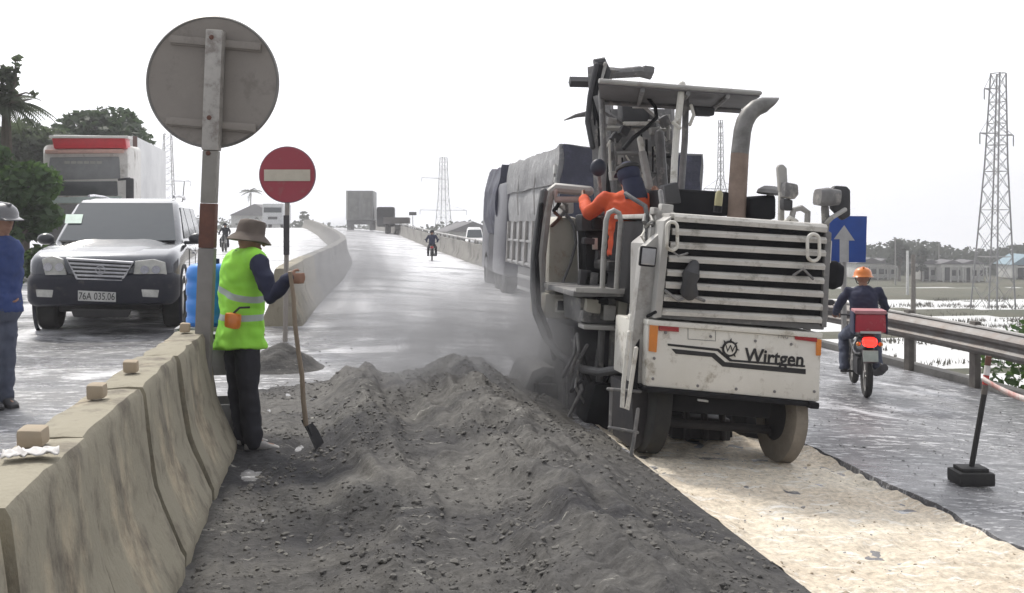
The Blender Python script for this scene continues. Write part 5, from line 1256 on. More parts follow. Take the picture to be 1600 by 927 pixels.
# ------------------------------------------------------------------ motorcycles
M_MOTO = mat('scooter_black', (.03, .03, .035), .3, .2, coat=.6)
def moto(label, loc, rotz, lean=0, lit=True, box=True, colour=M_MOTO, detail=True, grp=None):
    """local: front to +y, wheels on z=0, origin under the rear wheel"""
    r = thing('motorcycle', label, 'motorcycle', loc, (0, lean, rotz), grp)
    for y, n_ in ((0, 'rear'), (1.25, 'front')):
        t = MB().lathe([(.22, -.03), (.27, -.045), (.295, -.025), (.30, 0), (.295, .025), (.27, .045), (.22, .03)], c=(0, y, .30), axis='x', seg=32, cap=False); o = t.build('wheel', M_TYRE, r)
        h = MB().lathe([(.225, -.022), (.20, -.014), (.20, .014), (.225, .022)], c=(0, y, .30), axis='x', seg=28, cap=False); h.lathe([(.05, -.04), (.05, .04)], c=(0, y, .30), axis='x', seg=16)
        for k_ in range(14): h.tube([(.02 * (-1) ** k_, y + .05 * cos(k_ * .4488), .30 + .05 * sin(k_ * .4488)), (0, y + .205 * cos(k_ * .4488 + .25), .30 + .205 * sin(k_ * .4488 + .25))], .005, 5)
        h.build('rim', M_GALV, o)
    b = MB(); b.stack([((0, -.28, .74), V((.06, 0, 0)), V((0, 0, .04))), ((0, -.12, .72), V((.10, 0, 0)), V((0, 0, .09))), ((0, .2, .66), V((.13, 0, 0)), V((0, 0, .14))), ((0, .55, .58), V((.11, 0, 0)), V((0, 0, .10))), ((0, .8, .6), V((.09, 0, 0)), V((0, 0, .12))), ((0, 1.0, .78), V((.12, 0, 0)), V((0, 0, .13))), ((0, 1.08, .92), V((.07, 0, 0)), V((0, 0, .07)))], 18)
    b.build('body', colour, r, smooth=70)
    s_ = MB().stack([((0, -.22, .83), V((.08, 0, 0)), V((0, 0, .03))), ((0, .05, .84), V((.12, 0, 0)), V((0, 0, .05))), ((0, .4, .80), V((.13, 0, 0)), V((0, 0, .045))), ((0, .62, .78), V((.07, 0, 0)), V((0, 0, .03)))], 16); s_.build('seat', M_BLACK, r, smooth=70)
    f = MB(); f.tube([(-.09, 1.25, .30), (-.09, 1.05, .85), (-.06, .98, 1.0)], .022, 8); f.tube([(.09, 1.25, .30), (.09, 1.05, .85), (.06, .98, 1.0)], .022, 8); f.build('fork', M_GALV, r)
    MB().tube([(-.33, .86, 1.03), (-.15, .96, 1.02), (0, .98, 1.0), (.15, .96, 1.02), (.33, .86, 1.03)], .014, 8).build('handlebar', M_DGREY, r)
    for s in (-1, 1):
        m_ = MB().ball((s * .36, .98, 1.19), (.065, .02, .045)); m_.tube([(s * .22, .93, 1.03), (s * .34, .98, 1.17)], .006, 6); m_.build('wing_mirror', M_DGREY, r)
    MB().stack([((0, -.33, .50), V((.09, 0, 0)), V((0, .01, .0))), ((0, -.20, .62), V((.085, 0, 0)), V((0, .05, .0))), ((0, -.1, .66), V((.08, 0, 0)), V((0, .1, 0)))], 12, p=3).build('mudguard', M_DGREY, r)
    e = MB().tube([(.12, .5, .28), (.15, .2, .30), (.17, -.05, .36), (.18, -.30, .44)], [.03, .045, .055, .05], 12); e.build('exhaust', M_DGREY, r); MB().box((.2, .0, .41), (.02, .3, .07), .008).build('heat_shield', M_GALV, e and r.children[-1])
    MB().box((0, .45, .38), (.2, .4, .26), .06).build('engine', M_DGREY, r)
    for s in (-1, 1): MB().tube([(s * .1, .55, .27), (s * .27, .55, .27)], .016, 8).build('footrest', M_BLACK, r)
    MB().stack([((0, -.345, .76), V((.07, 0, 0)), V((0, 0, .055))), ((0, -.30, .77), V((.095, 0, 0)), V((0, 0, .065))), ((0, -.22, .77), V((.09, 0, 0)), V((0, 0, .06)))], 16, p=3).build('tail_light', M_TAILON if lit else M_TAIL, r, smooth=60)
    if detail:
        p = MB().box((0, -.36, .595), (.19, .008, .145), .004, rot=(-.15, 0, 0)).build('number_plate', mat('plate_pale', (.5, .55, .5), .5), r)
        for k, tx in enumerate(('76-F1', '238.41')): text_part(tx, .062, .001, Matrix.Translation((0, -.368 + (.01 if k == 0 else 0), .61 - k * .062)) @ Matrix.Rotation(radians(82), 4, 'X'), M_TAIL, p, sx=.9)
        for s in (-1, 1): MB().ball((s * .14, -.26, .74), (.03, .035, .03)).build('indicator', M_AMBER, r)
    return r
def seated(label, loc, rotz, lean, jacket, hat_, vox=.012, trs=M_JEAN, hands=True, grp=None):
    J = dict(pelvis=(0, .22, .93), chest=(0, .26, 1.24), neck=(0, .31, 1.47), head=(0, .35, 1.58), hf=(0, 1, -.05), sh=[(-.2, .29, 1.40), (.2, .29, 1.40)], el=[(-.31, .45, 1.18), (.31, .45, 1.18)], wr=[(-.31, .74, 1.06), (.31, .74, 1.06)],
             hip=[(-.1, .24, .90), (.1, .24, .90)], kn=[(-.21, .70, .74), (.21, .70, .74)], an=[(-.22, .53, .36), (.22, .53, .36)], toe=[(-.23, .68, .31), (.23, .68, .31)], curl=(1.1, 0, 0))
    J['hand0'] = [(0, 1, -.2), (0, -.2, -1), (1, 0, 0)]; J['hand1'] = [(0, 1, -.2), (0, -.2, -1), (-1, 0, 0)]
    r = person(label, loc, rotz, J, jacket=jacket, trousers=trs, shoes=M_DGREY, hatf=hat_, vox=vox, hands=hands, grp=grp); r.rotation_euler = (0, lean, rotz); return r
gR = G(1354, 621); rr_ = radians(-21)
mt_ = moto('black motorcycle with lit red tail light and number plate on the right lane', gR, rr_, .0); mt_.scale = (.84,) * 3
rd = seated('person in a dark jacket and orange helmet riding the motorcycle away from us', gR, rr_, .0, M_NAVY, helmet(M_HELM)); rd.scale = (.84,) * 3
bxr = thing('delivery_box', 'red cargo box with a pale lid strip strapped behind the orange helmet rider', 'box', gR, (0, .0, rr_)); bxr.scale = (.84,) * 3
M_RBOX = mat('red_box', (.50, .035, .06), .45, col2=(.38, .03, .05), scale=5, dirt=(.6, .2, .2), dscale=5, damt=.3)
MB().prism([(-.20, .90), (.20, .90), (.19, 1.14), (-.19, 1.14)], 'y', -.36, .0, .03).build('box_body', M_RBOX, bxr)
MB().box((0, -.18, 1.165), (.40, .38, .05), .015).build('lid', mat('pink_lid', (.55, .25, .27), .5), bxr); MB().box((0, -.37, .905), (.26, .012, .03), .004).build('pale_strip', M_PLATE, bxr)
for s in (-1, 1): MB().box((s * .203, -.18, 1.02), (.02, .36, .28), .008).build('strap', M_NAVY, bxr)
tb_ = text_part('GIAO', .09, .001, Matrix.Translation((0, -.362, .97)) @ Matrix.Rotation(radians(90), 4, 'X'), mat('pale_red_ink', (.62, .2, .2), .6), bxr.children[0]) if False else None
# far riders
p = at(675, 350, 41); p.z = gz(p.x, p.y); mt_ = moto('distant black motorcycle riding away up the climbing road', p, -.1, 0, False, detail=False); mt_.scale = (.72,) * 3
sd_ = seated('person in dark clothes riding the distant motorcycle up the climb', p, -.1, 0, M_NAVY, helmet(M_BLKCL), .02, M_BLKCL, False); sd_.scale = (.72,) * 3
p = at(353, 350, 45); p.z = gz(p.x, p.y); mt_ = moto('distant motorcycle coming towards us on the left carriageway', p, 3.1, 0, False, detail=False); mt_.scale = (.72,) * 3
sd_ = seated('person in dark clothes riding towards us on the left carriageway', p, 3.1, 0, M_BLKCL, helmet(M_BLKCL), .02, M_BLKCL, False); sd_.scale = (.72,) * 3
# ------------------------------------------------------------------ cold milling machine
mo = V((2.83, 7.04, gz(2.83, 7.04) - .05)); ROLL = radians(6.0)
mc = thing('milling_machine', 'worn white road milling machine seen from its louvred rear on the milled strip', 'milling machine', mo, (0, ROLL, 0))
MiM = local(mc).inverted()
def q(px, py, yl): return LP(MiM, px, py, yl)
def P2(pts, yl): return [(q(x, y, yl).x, q(x, y, yl).z) for x, y in pts]
M_WHT = mat('worn_white_paint', (.78, .76, .71), .5, col2=(.66, .64, .58), scale=2.2, dirt=(.32, .28, .22), dscale=6.5, damt=.34, bump=.001, bscale=60)
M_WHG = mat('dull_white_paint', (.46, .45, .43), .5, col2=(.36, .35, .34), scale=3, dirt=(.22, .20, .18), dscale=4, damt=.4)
M_SLAT = mat('slat_paint', (.66, .64, .60), .5, col2=(.50, .48, .45), scale=4, dirt=(.25, .23, .2), dscale=6, damt=.35)
M_CRM = mat('cream_panel', (.46, .44, .38), .55, col2=(.38, .36, .31), scale=4, dirt=(.30, .2, .13), dscale=4, damt=.25)
M_BLK = mat('machine_black', (.010, .010, .013), .75, col2=(.018, .018, .021), scale=6, spec=.25)
M_CHS = mat('dusty_chassis', (.035, .034, .04), .75, col2=(.07, .065, .065), scale=3, bump=.004)
M_MID = mat('machine_grey', (.24, .235, .235), .6, col2=(.12, .12, .125), scale=5, dirt=(.42, .40, .37), dscale=7, damt=.35)
M_EXH = mat('exhaust_steel', (.27, .265, .26), .5, .3, col2=(.10, .095, .09), scale=6)
M_EXR = mat('exhaust_rust', (.30, .225, .185), .75, .1, col2=(.20, .15, .12), scale=8)
M_MUD = mat('mud_tyre', (.30, .265, .22), .95, col2=(.18, .16, .14), scale=5, bump=.006)
M_HOSE = mat('hose_grey', (.14, .14, .145), .6, col2=(.08, .08, .085), scale=10)
def pris(name, pts, y0, y1, m, bev=.01, par=mc): return MB().prism(P2(pts, y0), 'y', y0, y1, bev).build(name, m, par)
def tb(name, pts, r, m, par=mc, seg=10):
    """pts: (px, py, y)"""
    return MB().tube([q(*p) for p in pts], r, seg, cap='round').build(name, m, par)
# rear panel with its bevelled lip
rp = pris('rear_panel', [(1012, 507), (1284, 529), (1281, 629), (1008, 604)], 0, .85, M_WHT, .022)
pris('panel_lip', [(1013, 500), (1286, 521), (1285, 529), (1012, 508)], -.015, .5, M_WHT, .008, rp)
pris('corner_reflector', [(1016, 508), (1029, 509), (1026, 551), (1014, 549)], -.012, .012, M_AMBER, .003)
pris('corner_reflector', [(1276, 530), (1284, 531), (1283, 556), (1276, 556)], -.012, .012, M_AMBER, .003)
pris('red_reflector', [(1030, 508), (1061, 510), (1061, 519), (1030, 517)], -.013, .012, M_TAIL, .003)
pris('red_reflector', [(1243, 522), (1277, 525), (1277, 535), (1243, 531)], -.013, .012, M_TAIL, .003)
pris('bumper_beam', [(1006, 604), (1281, 630), (1281, 638), (1006, 612)], -.02, .4, M_BLK, .012)
pris('bumper_block', [(1264, 628), (1281, 630), (1280, 640), (1266, 639)], -.03, .1, M_BLK, .01)
def decal(name, pts, m=M_INK, yy=-.0035): return MB().prism(P2(pts, yy), 'y', yy, yy + .005, 0).build(name, m, rp, smooth=None)
decal('thin_stripe', [(1043, 537), (1123, 545), (1131, 553), (1144, 562), (1258, 571), (1258, 574), (1140, 565), (1121, 549), (1044, 540.5)])
decal('thick_stripe', [(1049, 545), (1117, 552), (1133, 566), (1259, 577), (1259, 585), (1129, 573), (1112, 558), (1056, 553)])
ctr = q(1140, 545, -.004); s0 = FPX / depth(local(mc) @ ctr)
g_ = []
for k in range(8):
    a = 2 * pi * k / 8 + .1
    for da, rr_ in ((0, 12.6), (.30, 12.6), (.55, 12.6), (.62, 16.5)): g_.append((ctr.x + cos(a + da) * rr_ / s0, ctr.z - .0 + sin(a + da) * rr_ / s0))
o = MB().prism(g_, 'y', -.009, -.002, 0).build('round_emblem', M_INK, rp, smooth=None)
MB().lathe([(9.2 / s0, -.0125), (9.2 / s0, -.004)], c=(ctr.x, 0, ctr.z), axis='y', seg=36).build('emblem_field', M_WHT, o)
def txm(px, py, yy, extra=0): 
    p = q(px, py, yy); a, b = q(1100, 550, 0), q(1250, 562, 0); an = math.atan2(b.z - a.z, b.x - a.x)
    return Matrix.Translation(p) @ Matrix.Rotation(-an + extra, 4, 'Y') @ Matrix.Rotation(radians(90), 4, 'X')
text_part('W', 16.5 / s0, .001, txm(1140.5, 550.5, -.0145), M_INK, o)
text_part('Wirtgen', 32 / s0, .001, txm(1163, 566, -.004), M_INK, rp, align='LEFT', bold=.0035, sx=.92)
text_part('TNG', 9 / s0, .0005, txm(1223, 529, -.004), mat('faint_ink', (.35, .33, .32), .7), rp); text_part('~MCH~', 9 / s0, .0005, txm(1225, 543, -.004), mat('faint_ink', (.35, .33, .32), .7), rp, 'lettering') if False else None
# louvred grille
gb = pris('grille', [(1046, 345), (1292, 364), (1286, 504), (1030, 488)], .06, 1.55, M_BLK, .01)
LS = [340, 362, 383, 404, 426, 445, 465, 487]; RS = [357, 376, 396, 417, 439, 460, 480, 500]
for k, (a, b) in enumerate(zip(LS, RS)):
    l = 1052 - (a - 340) * .13; r_ = 1290 - (b - 357) * .06; A, B = q(l, a, .03), q(r_, b, .03); m_ = (A + B) / 2
    w_ = .046 if k else .055; th = .05
    an = math.atan2(B.z - A.z, B.x - A.x)
    pb = MB(Matrix.Translation(m_) @ Matrix.Rotation(-an, 4, 'Y')); L0 = (B - A).length
    pb.prism([(-.03, -w_ * .5), (-.035, w_ * .1), (-.015, w_ * .5), (.06, w_ * .65), (.06, w_ * .4), (.0, w_ * .2), (-.01, -w_ * .5)], 'x', -L0 / 2, L0 / 2, 0)
    pb.build('grille_slat', M_SLAT, gb, smooth=30)
pris('grille_frame', [(1046, 333), (1293, 357), (1293, 364), (1046, 341)], .02, 1.5, M_SLAT, .01)
fr_ = pris('frame_side', [(1290, 358), (1300, 364), (1292, 512), (1284, 512)], .03, 1.5, M_MID, .008)
pris('frame_side', [(1038, 345), (1050, 337), (1034, 496), (1022, 498)], .0, .5, M_WHG, .01)
pris('bottom_ledge', [(1022, 486), (1288, 507), (1288, 516), (1020, 497)], .05, .5, M_MID, .01)
for cx, cy, w_, h in ((1050, 369, 17, 44), (1271, 387, 19, 42)):
    pts = []
    for k in range(25):
        a = 2 * pi * k / 24; x = (w_ / 2) * cos(a); y = (h / 2 - w_ / 2) * (1 if sin(a) > 0 else -1) + (w_ / 2) * sin(a); pts.append(q(cx + x, cy - y, -.05))
    MB().tube(pts, .013, 8).build('grab_handle', M_WHT, mc)
# dark rubber sleeve hanging on the louvres, small lamp fittings
b = MB(); b.tube([q(1084, 414, -.02), q(1080, 430, -.06), q(1077, 440, -.06), q(1076, 456, -.03)], [.04, .065, .05, .065], 12, cap='round'); b.wobble(.012, 14).build('rubber_sleeve', M_DGREY, mc)
tb('loose_cable', [(1040, 455, -.01), (1060, 470, -.04), (1080, 462, -.03), (1100, 470, -.01)], .012, M_MID)
tb('loose_cable', [(1046, 390, -.01), (1060, 400, -.05), (1074, 396, -.02)], .008, M_MID)
tb('loose_cable', [(1240, 430, -.01), (1255, 420, -.05), (1270, 436, -.03)], .010, M_MID)
# left rear corner panel, slot with ladder rod, side of the body
pris('corner_panel', [(1004, 388), (1046, 350), (1032, 498), (1011, 506), (1006, 600), (985, 600), (988, 520)], .10, .22, M_WHG, .02)
pris('corner_slot', [(994, 540), (1000, 530), (996, 612), (984, 618)], .085, .2, M_BLK, .004)
tb('ladder_rod', [(983, 520, .06), (974, 600, .06), (972, 636, .06), (980, 640, .06), (986, 600, .06), (994, 545, .06)], .016, M_WHT)
tb('ladder_rod', [(997, 640, .07), (990, 690, .07), (986, 712, .07)], .014, M_MID)
tb('ladder_step', [(950, 608, .08), (1000, 612, .08)], .012, M_MID)
tb('ladder_step', [(952, 668, .08), (996, 676, .08)], .012, M_MID)
tb('ladder_rod', [(955, 610, .1), (953, 672, .1)], .011, M_MID)
# mirror at the left corner and pipework above it
m_ = q(1012, 401, -.02); b = MB().box(m_, (.125, .035, .145), .02); o = b.build('work_mirror', M_BLK, mc); MB().box(m_ - V((0, .02, 0)), (.10, .01, .118), .01).build('mirror_glass', mat('mirror_face', (.42, .42, .43), .15, .4), o)
for (x, y, w_, h) in ((1028, 345, 16, 34), (1040, 328, 20, 18), (1018, 366, 12, 22), (1040, 376, 10, 12), (1022, 330, 9, 12)):
    c_ = q(x, y, .25); MB().box(c_, (w_ / s0, .1, h / s0), .012).wobble(.006, 10, x).build('valve_block', random.choice([M_WHG, M_MID, M_WHG]), mc)
tb('pipe', [(978, 303, .5), (985, 308, .45), (1008, 322, .35), (1012, 340, .3), (1010, 385, .25)], .018, M_HOSE)
tb('pipe', [(1032, 300, .5), (1036, 330, .4), (1050, 334, .4)], .020, M_MID)
# hood: side and top equipment
pris('hood_box', [(1045, 294), (1142, 300), (1142, 338), (1042, 334)], 1.0, 1.6, M_BLK, .03)
pris('seat_back', [(1037, 290), (1060, 284), (1066, 318), (1040, 318)], .85, 1.0, M_DGREY, .02)
pris('air_filter', [(1172, 308), (1214, 304), (1214, 344), (1172, 342)], .9, 1.4, M_BLK, .04)
c_ = q(1204, 300, .95); MB().lathe([(.002, .05), (.06, .045), (.105, .015), (.115, -.015), (.105, -.02), (.03, -.01), (.03, -.15)], c=c_, seg=28).build('rain_cap', M_MID, mc)
b = MB(); c_ = q(1122, 322, .55); b.lathe([(.032, -.05), (.034, .0), (.02, .0)], c=c_, seg=16); b.build('beacon_base', M_BLK, mc)
MB().lathe([(.03, .0), (.032, .03), (.03, .10), (.016, .12), (.002, .122)], c=c_, seg=18).build('beacon_lamp', mat('beacon_yellow', (.38, .35, .20), .25), mc)
# exhaust
ex = MB().tube([q(1150, 345, 1.0), q(1153, 290, 1.0), q(1156, 240, 1.0)], [.078, .076, .074], 20).build('exhaust_pipe', M_EXR, mc)
pe = [(1156, 240.3), (1160, 205), (1164, 190), (1171, 178), (1181, 169), (1194, 164), (1208, 161)]
e = MB().tube([q(x, y, 1.0) for x, y in pe], [.074, .073, .073, .072, .07, .066, .055], 20)
n_ = len(e.v)
for i in range(n_ - 20, n_):                                      # slanted mouth
    p = e.v[i]; cz = q(1208, 161, 1.0).z; p.x += (p.z - cz) * 1.0 + .01
e.build('exhaust_elbow', M_EXH, ex)
# right side mirrors and lamps
def slab(name, pts, y, m, t=.05, bev=.02): return MB().prism(P2(pts, y), 'y', y, y + t, bev).build(name, m, mc)
slab('mirror_arm', [(1219, 300), (1226, 300), (1226, 352), (1218, 350)], .42, M_WHG, .04, .006)
slab('tall_mirror', [(1215, 262), (1218, 257), (1225, 257), (1230, 263), (1232, 300), (1218, 300)], .40, M_WHG, .04, .012)
b = slab('lamp_housing', [(1227, 284), (1248, 288), (1249, 304), (1243, 312), (1226, 308)], .32, M_MID, .1, .02); slab('lamp_housing', [(1224, 310), (1240, 312), (1239, 330), (1224, 328)], .35, M_DGREY, .08, .02)
tb('bracket_tube', [(1236, 345, .4), (1240, 328, .4), (1252, 325, .4), (1262, 332, .4), (1261, 355, .4)], .024, M_WHG)
tb('bracket_tube', [(1226, 348, .36), (1234, 340, .36), (1244, 346, .36)], .018, M_WHT)
slab('large_mirror', [(1300, 295), (1306, 290), (1324, 291), (1330, 297), (1330, 338), (1318, 345), (1300, 326)], .30, M_DGREY, .06, .02)
b = MB(); b.stack([(q(1277, 308, .20), V((0, 0, .062)), V((0, .07, 0))), (q(1290, 308, .22), V((0, 0, .072)), V((0, .08, 0))), (q(1308, 309, .26), V((0, 0, .06)), V((0, .07, 0)))], 18, p=3.5); b.build('work_lamp', M_MID, mc)
tb('mirror_bracket', [(1292, 348, .25), (1300, 340, .2), (1320, 328, .25)], .018, M_WHG)
tb('mirror_bracket', [(1288, 366, .3), (1290, 348, .28), (1289, 325, .26)], .03, M_MID)
slab('side_box', [(1290, 374), (1301, 376), (1299, 412), (1288, 410)], .05, M_WHT, .2, .012)
b = MB(); c_ = q(1302, 430, .15); b.stack([(c_ + V((-.07, 0, 0)), V((0, 0, .10)), V((0, .05, 0))), (c_, V((0, 0, .11)), V((0, .07, 0))), (c_ + V((.06, 0, 0)), V((0, 0, .08)), V((0, .05, 0)))], 18, p=3.5); b.build('side_lamp', M_BLK, mc)
slab('side_arm', [(1284, 412), (1297, 414), (1294, 500), (1284, 504)], .1, M_MID, .4, .012)
# wheels at the rear
def tyre(px0, px1, pyb, yl, R, m, name='wheel'):
    a, b = q(px0, pyb, yl - R * .5), q(px1, pyb, yl - R * .95); w_ = b.x - a.x; cx = (a.x + b.x) / 2; z0 = min(a.z, b.z) * .5 + max(a.z, b.z) * .5
    t = MB().lathe([(R * .55, -w_ / 2), (R * .93, -w_ / 2), (R, -w_ * .42), (R, w_ * .42), (R * .93, w_ / 2), (R * .55, w_ / 2)], c=(cx, yl, R + .0), axis='x', seg=48, cap=False); t.wobble(.006, 7)
    o = t.build(name, m, mc, smooth=50); h = MB().lathe([(R * .54, -w_ * .42), (R * .5, -w_ * .3), (.05, -w_ * .34), (.05, w_ * .34), (R * .5, w_ * .3), (R * .54, w_ * .42)], c=(cx, yl, R), axis='x', seg=24); h.build('hub', M_CHS, o)
tyre(1004, 1044, 712, .45, .36, M_TYRE); tyre(1219, 1257, 722, .42, .36, M_MUD)
pris('wheel_cover', [(986, 604), (1046, 610), (1044, 640), (1000, 700), (990, 706)], .3, .9, M_CHS, .03)
# under the machine
pris('chassis_beam', [(1040, 612), (1206, 628), (1204, 655), (1040, 642)], .15, 2.6, M_BLK, .02)
pris('drum_housing', [(1046, 640), (1146, 646), (1146, 694), (1046, 690)], 1.2, 2.4, M_BLK, .03)
pris('drum_housing', [(1166, 646), (1206, 650), (1206, 702), (1166, 700)], 1.2, 2.4, M_BLK, .03)
pris('scraper_plate', [(1050, 650), (1142, 655), (1142, 690), (1050, 686)], .95, 1.15, M_CHS, .02)
for x in (1072, 1100, 1128): tb('hydraulic_ram', [(x, 640, .8), (x + 2, 684, .9)], .028, M_CHS)
tb('track_rod', [(1044, 660, .5), (1205, 672, .5)], .035, M_CHS)
pris('light_tag', [(1091, 624), (1107, 626), (1107, 629), (1091, 627)], -.025, .0, M_WHG, .002)
# body under the platform, left side
pris('main_body', [(896, 512), (990, 512), (988, 690), (900, 684)], 1.6, 2.7, M_CHS, .03)
pris('lower_body', [(930, 600), (985, 604), (985, 700), (905, 694)], 1.3, 1.6, M_BLK, .03)
pris('hood_side', [(1004, 380), (1042, 350), (1040, 600), (1000, 600)], .3, .62, M_WHG, .02)
pris('platform_floor', [(896, 455), (1006, 455), (1006, 464), (896, 464)], 1.0, 2.4, M_MID, .006)
pris('platform_lip', [(900, 449), (985, 452), (985, 460), (900, 457)], .98, 1.0, M_WHG, .003)
vb = pris('valve_housing', [(906, 466), (985, 466), (983, 508), (908, 506)], 1.25, 1.9, M_MID, .02)
for (x, y, w_, h, m) in ((925, 478, 22, 20, M_CRM), (950, 488, 18, 22, M_WHG), (970, 480, 14, 26, M_CRM), (915, 494, 14, 16, M_MID), (940, 470, 16, 10, M_BLK), (962, 498, 10, 8, M_BLK)):
    MB().box(q(x, y, 1.22), (w_ / 175, .12, h / 175), .012).wobble(.008, 9, x).build('valve_block', m, vb)
pris('step_bar', [(912, 508), (984, 511), (984, 518), (912, 515)], 1.1, 1.3, M_WHG, .01)
for x in (940, 958): tb('stay_bar', [(x, 520, 1.45), (x - 4, 600, 1.45)], .03, M_MID)
# cooling tank, arch and cream box at the front left
pris('side_tank', [(857, 352), (872, 338), (903, 339), (906, 452), (856, 452)], 2.3, 3.0, M_CRM, .05)
tb('tank_arch', [(843, 470, 2.25), (845, 400, 2.25), (853, 330, 2.25), (858, 302, 2.25), (868, 294, 2.25), (920, 299, 2.2)], .05, M_WHG)
tb('tank_arch', [(868, 300, 2.22), (868, 312, 2.22), (918, 312, 2.2)], .03, mat('pink_paint', (.52, .40, .37), .6))
pris('tank_cap', [(878, 315), (897, 315), (897, 334), (878, 334)], 2.5, 2.7, M_WHG, .02)
bx_ = pris('cream_box', [(852, 458), (905, 463), (902, 501), (850, 497)], 2.0, 2.7, M_CRM, .03)
pris('box_slot', [(872, 470), (895, 471), (894, 486), (871, 485)], 1.985, 2.01, M_BLK, .004, bx_); pris('slot_rim', [(868, 467), (899, 468), (898, 489), (867, 488)], 1.992, 2.005, M_WHT, .003, bx_)
tb('thin_hose', [(884, 334, 2.25), (896, 352, 2.2), (900, 380, 2.2), (892, 410, 2.2), (880, 440, 2.2), (877, 456, 2.2)], .014, M_HOSE)
tb('thick_hose', [(850, 300, 2.1), (842, 345, 2.1), (835, 400, 2.1), (834, 450, 2.1), (838, 490, 2.1), (852, 525, 2.0), (876, 556, 1.8), (905, 576, 1.5), (940, 582, 1.2), (972, 576, .9)], .036, M_HOSE)
tb('thin_hose', [(846, 320, 2.0), (838, 400, 2.0), (842, 480, 2.0), (858, 520, 1.95), (866, 560, 1.9)], .022, M_BLK)
tb('thin_hose', [(962, 512, 1.1), (985, 508, .5), (1000, 500, .2), (1024, 488, .0)], .012, M_BLK)
# front left wheel, fender and drum side shield
pris('fender', [(812, 638), (822, 602), (832, 580), (848, 573), (892, 578), (892, 590), (852, 588), (840, 600), (832, 640)], 2.4, 3.3, M_MID, .015)
o_ = q(864, 640, 2.85); MB().lathe([(.2, -.14), (.31, -.14), (.335, -.11), (.335, .11), (.31, .14), (.2, .14)], c=(o_.x, 2.85, .335), axis='x', seg=40).build('wheel', M_TYRE, mc)
pris('side_shield', [(838, 600), (915, 602), (912, 682), (870, 668), (838, 640)], 2.3, 2.4, M_CHS, .01)
for x in (888, 896): tb('lift_rod', [(x, 590, 1.9), (x - 2, 688, 1.9)], .02, M_MID)
tb('lift_rod', [(882, 600, 1.9), (880, 686, 1.9)], .014, M_HOSE)
# operator's console, seat, rails
pris('console', [(914, 352), (952, 350), (954, 452), (916, 452)], 2.0, 2.3, M_BLK, .03)
pris('console', [(908, 335), (945, 333), (950, 360), (908, 362)], 1.95, 2.2, M_DGREY, .03)
pris('meter_plate', [(926, 372), (934, 372), (934, 390), (926, 390)], 1.98, 2.0, M_WHT, .002)
pris('seat', [(950, 408), (1004, 408), (1004, 424), (950, 424)], 1.35, 1.85, M_BLACK, .03)
pris('seat_post', [(965, 424), (990, 424), (990, 456), (965, 456)], 1.5, 1.7, M_DGREY, .02)
tb('grab_rail', [(941, 452, 1.0), (943, 400, 1.0), (947, 345, 1.0), (951, 333, 1.0), (959, 329, 1.0), (967, 333, 1.0), (970, 345, 1.0), (966, 400, 1.0), (963, 454, 1.0)], .022, M_WHG, seg=12)
# canopy with posts
za = q(1187, 143, 1.55).z; A = q(936, 124, 1.45); B = q(1188, 143, 1.45); C_ = q(1158, 166, 2.75); D_ = q(938, 152, 2.75)
can = MB(); dn = V((0, 0, .05)); can.add([A, B, C_, D_, A - dn, B - dn, C_ - dn * .6, D_ - dn * .6], [(0, 1, 2, 3), (7, 6, 5, 4), (0, 4, 5, 1), (1, 5, 6, 2), (2, 6, 7, 3), (3, 7, 4, 0)])
cn = can.build('canopy', mat('canopy_under', (.13, .125, .13), .6, col2=(.09, .088, .09), scale=3), mc, smooth=None)
MB().tube([A - dn * .3, B - dn * .3], .022, 8).build('canopy_rim', M_WHG, cn); MB().tube([B - dn * .3, C_ - dn * .3], .018, 8).build('canopy_rim', M_WHG, cn)
MB().tube([D_ - dn, C_ - dn], .025, 8).build('canopy_rim', M_MID, cn)
for t in (.27, .55, .8): MB().tube([A.lerp(B, t) - dn * 1.3, D_.lerp(C_, t) - dn * 1.0], .022, 6).build('canopy_rib', M_MID, cn)
tb('canopy_post', [(1066, 132, 1.5), (1058, 200, 1.5), (1054, 250, 1.5), (1052, 300, 1.4)], .030, M_WHT)
tb('canopy_post', [(1072, 150, 2.0), (1070, 220, 2.0), (1064, 300, 1.8)], .030, M_MID)
tb('canopy_post', [(940, 150, 2.6), (944, 250, 2.6), (940, 330, 2.4)], .03, M_MID)
slab('work_lamp', [(1087, 165), (1118, 168), (1117, 181), (1089, 180)], 1.9, M_DGREY, .12, .02)
tb('lamp_cable', [(1060, 185, 1.45), (1052, 192, 1.4), (1062, 200, 1.4)], .018, M_WHT); tb('lamp_cable', [(1080, 165, 1.6), (1084, 180, 1.6), (1078, 195, 1.6)], .015, M_WHT)
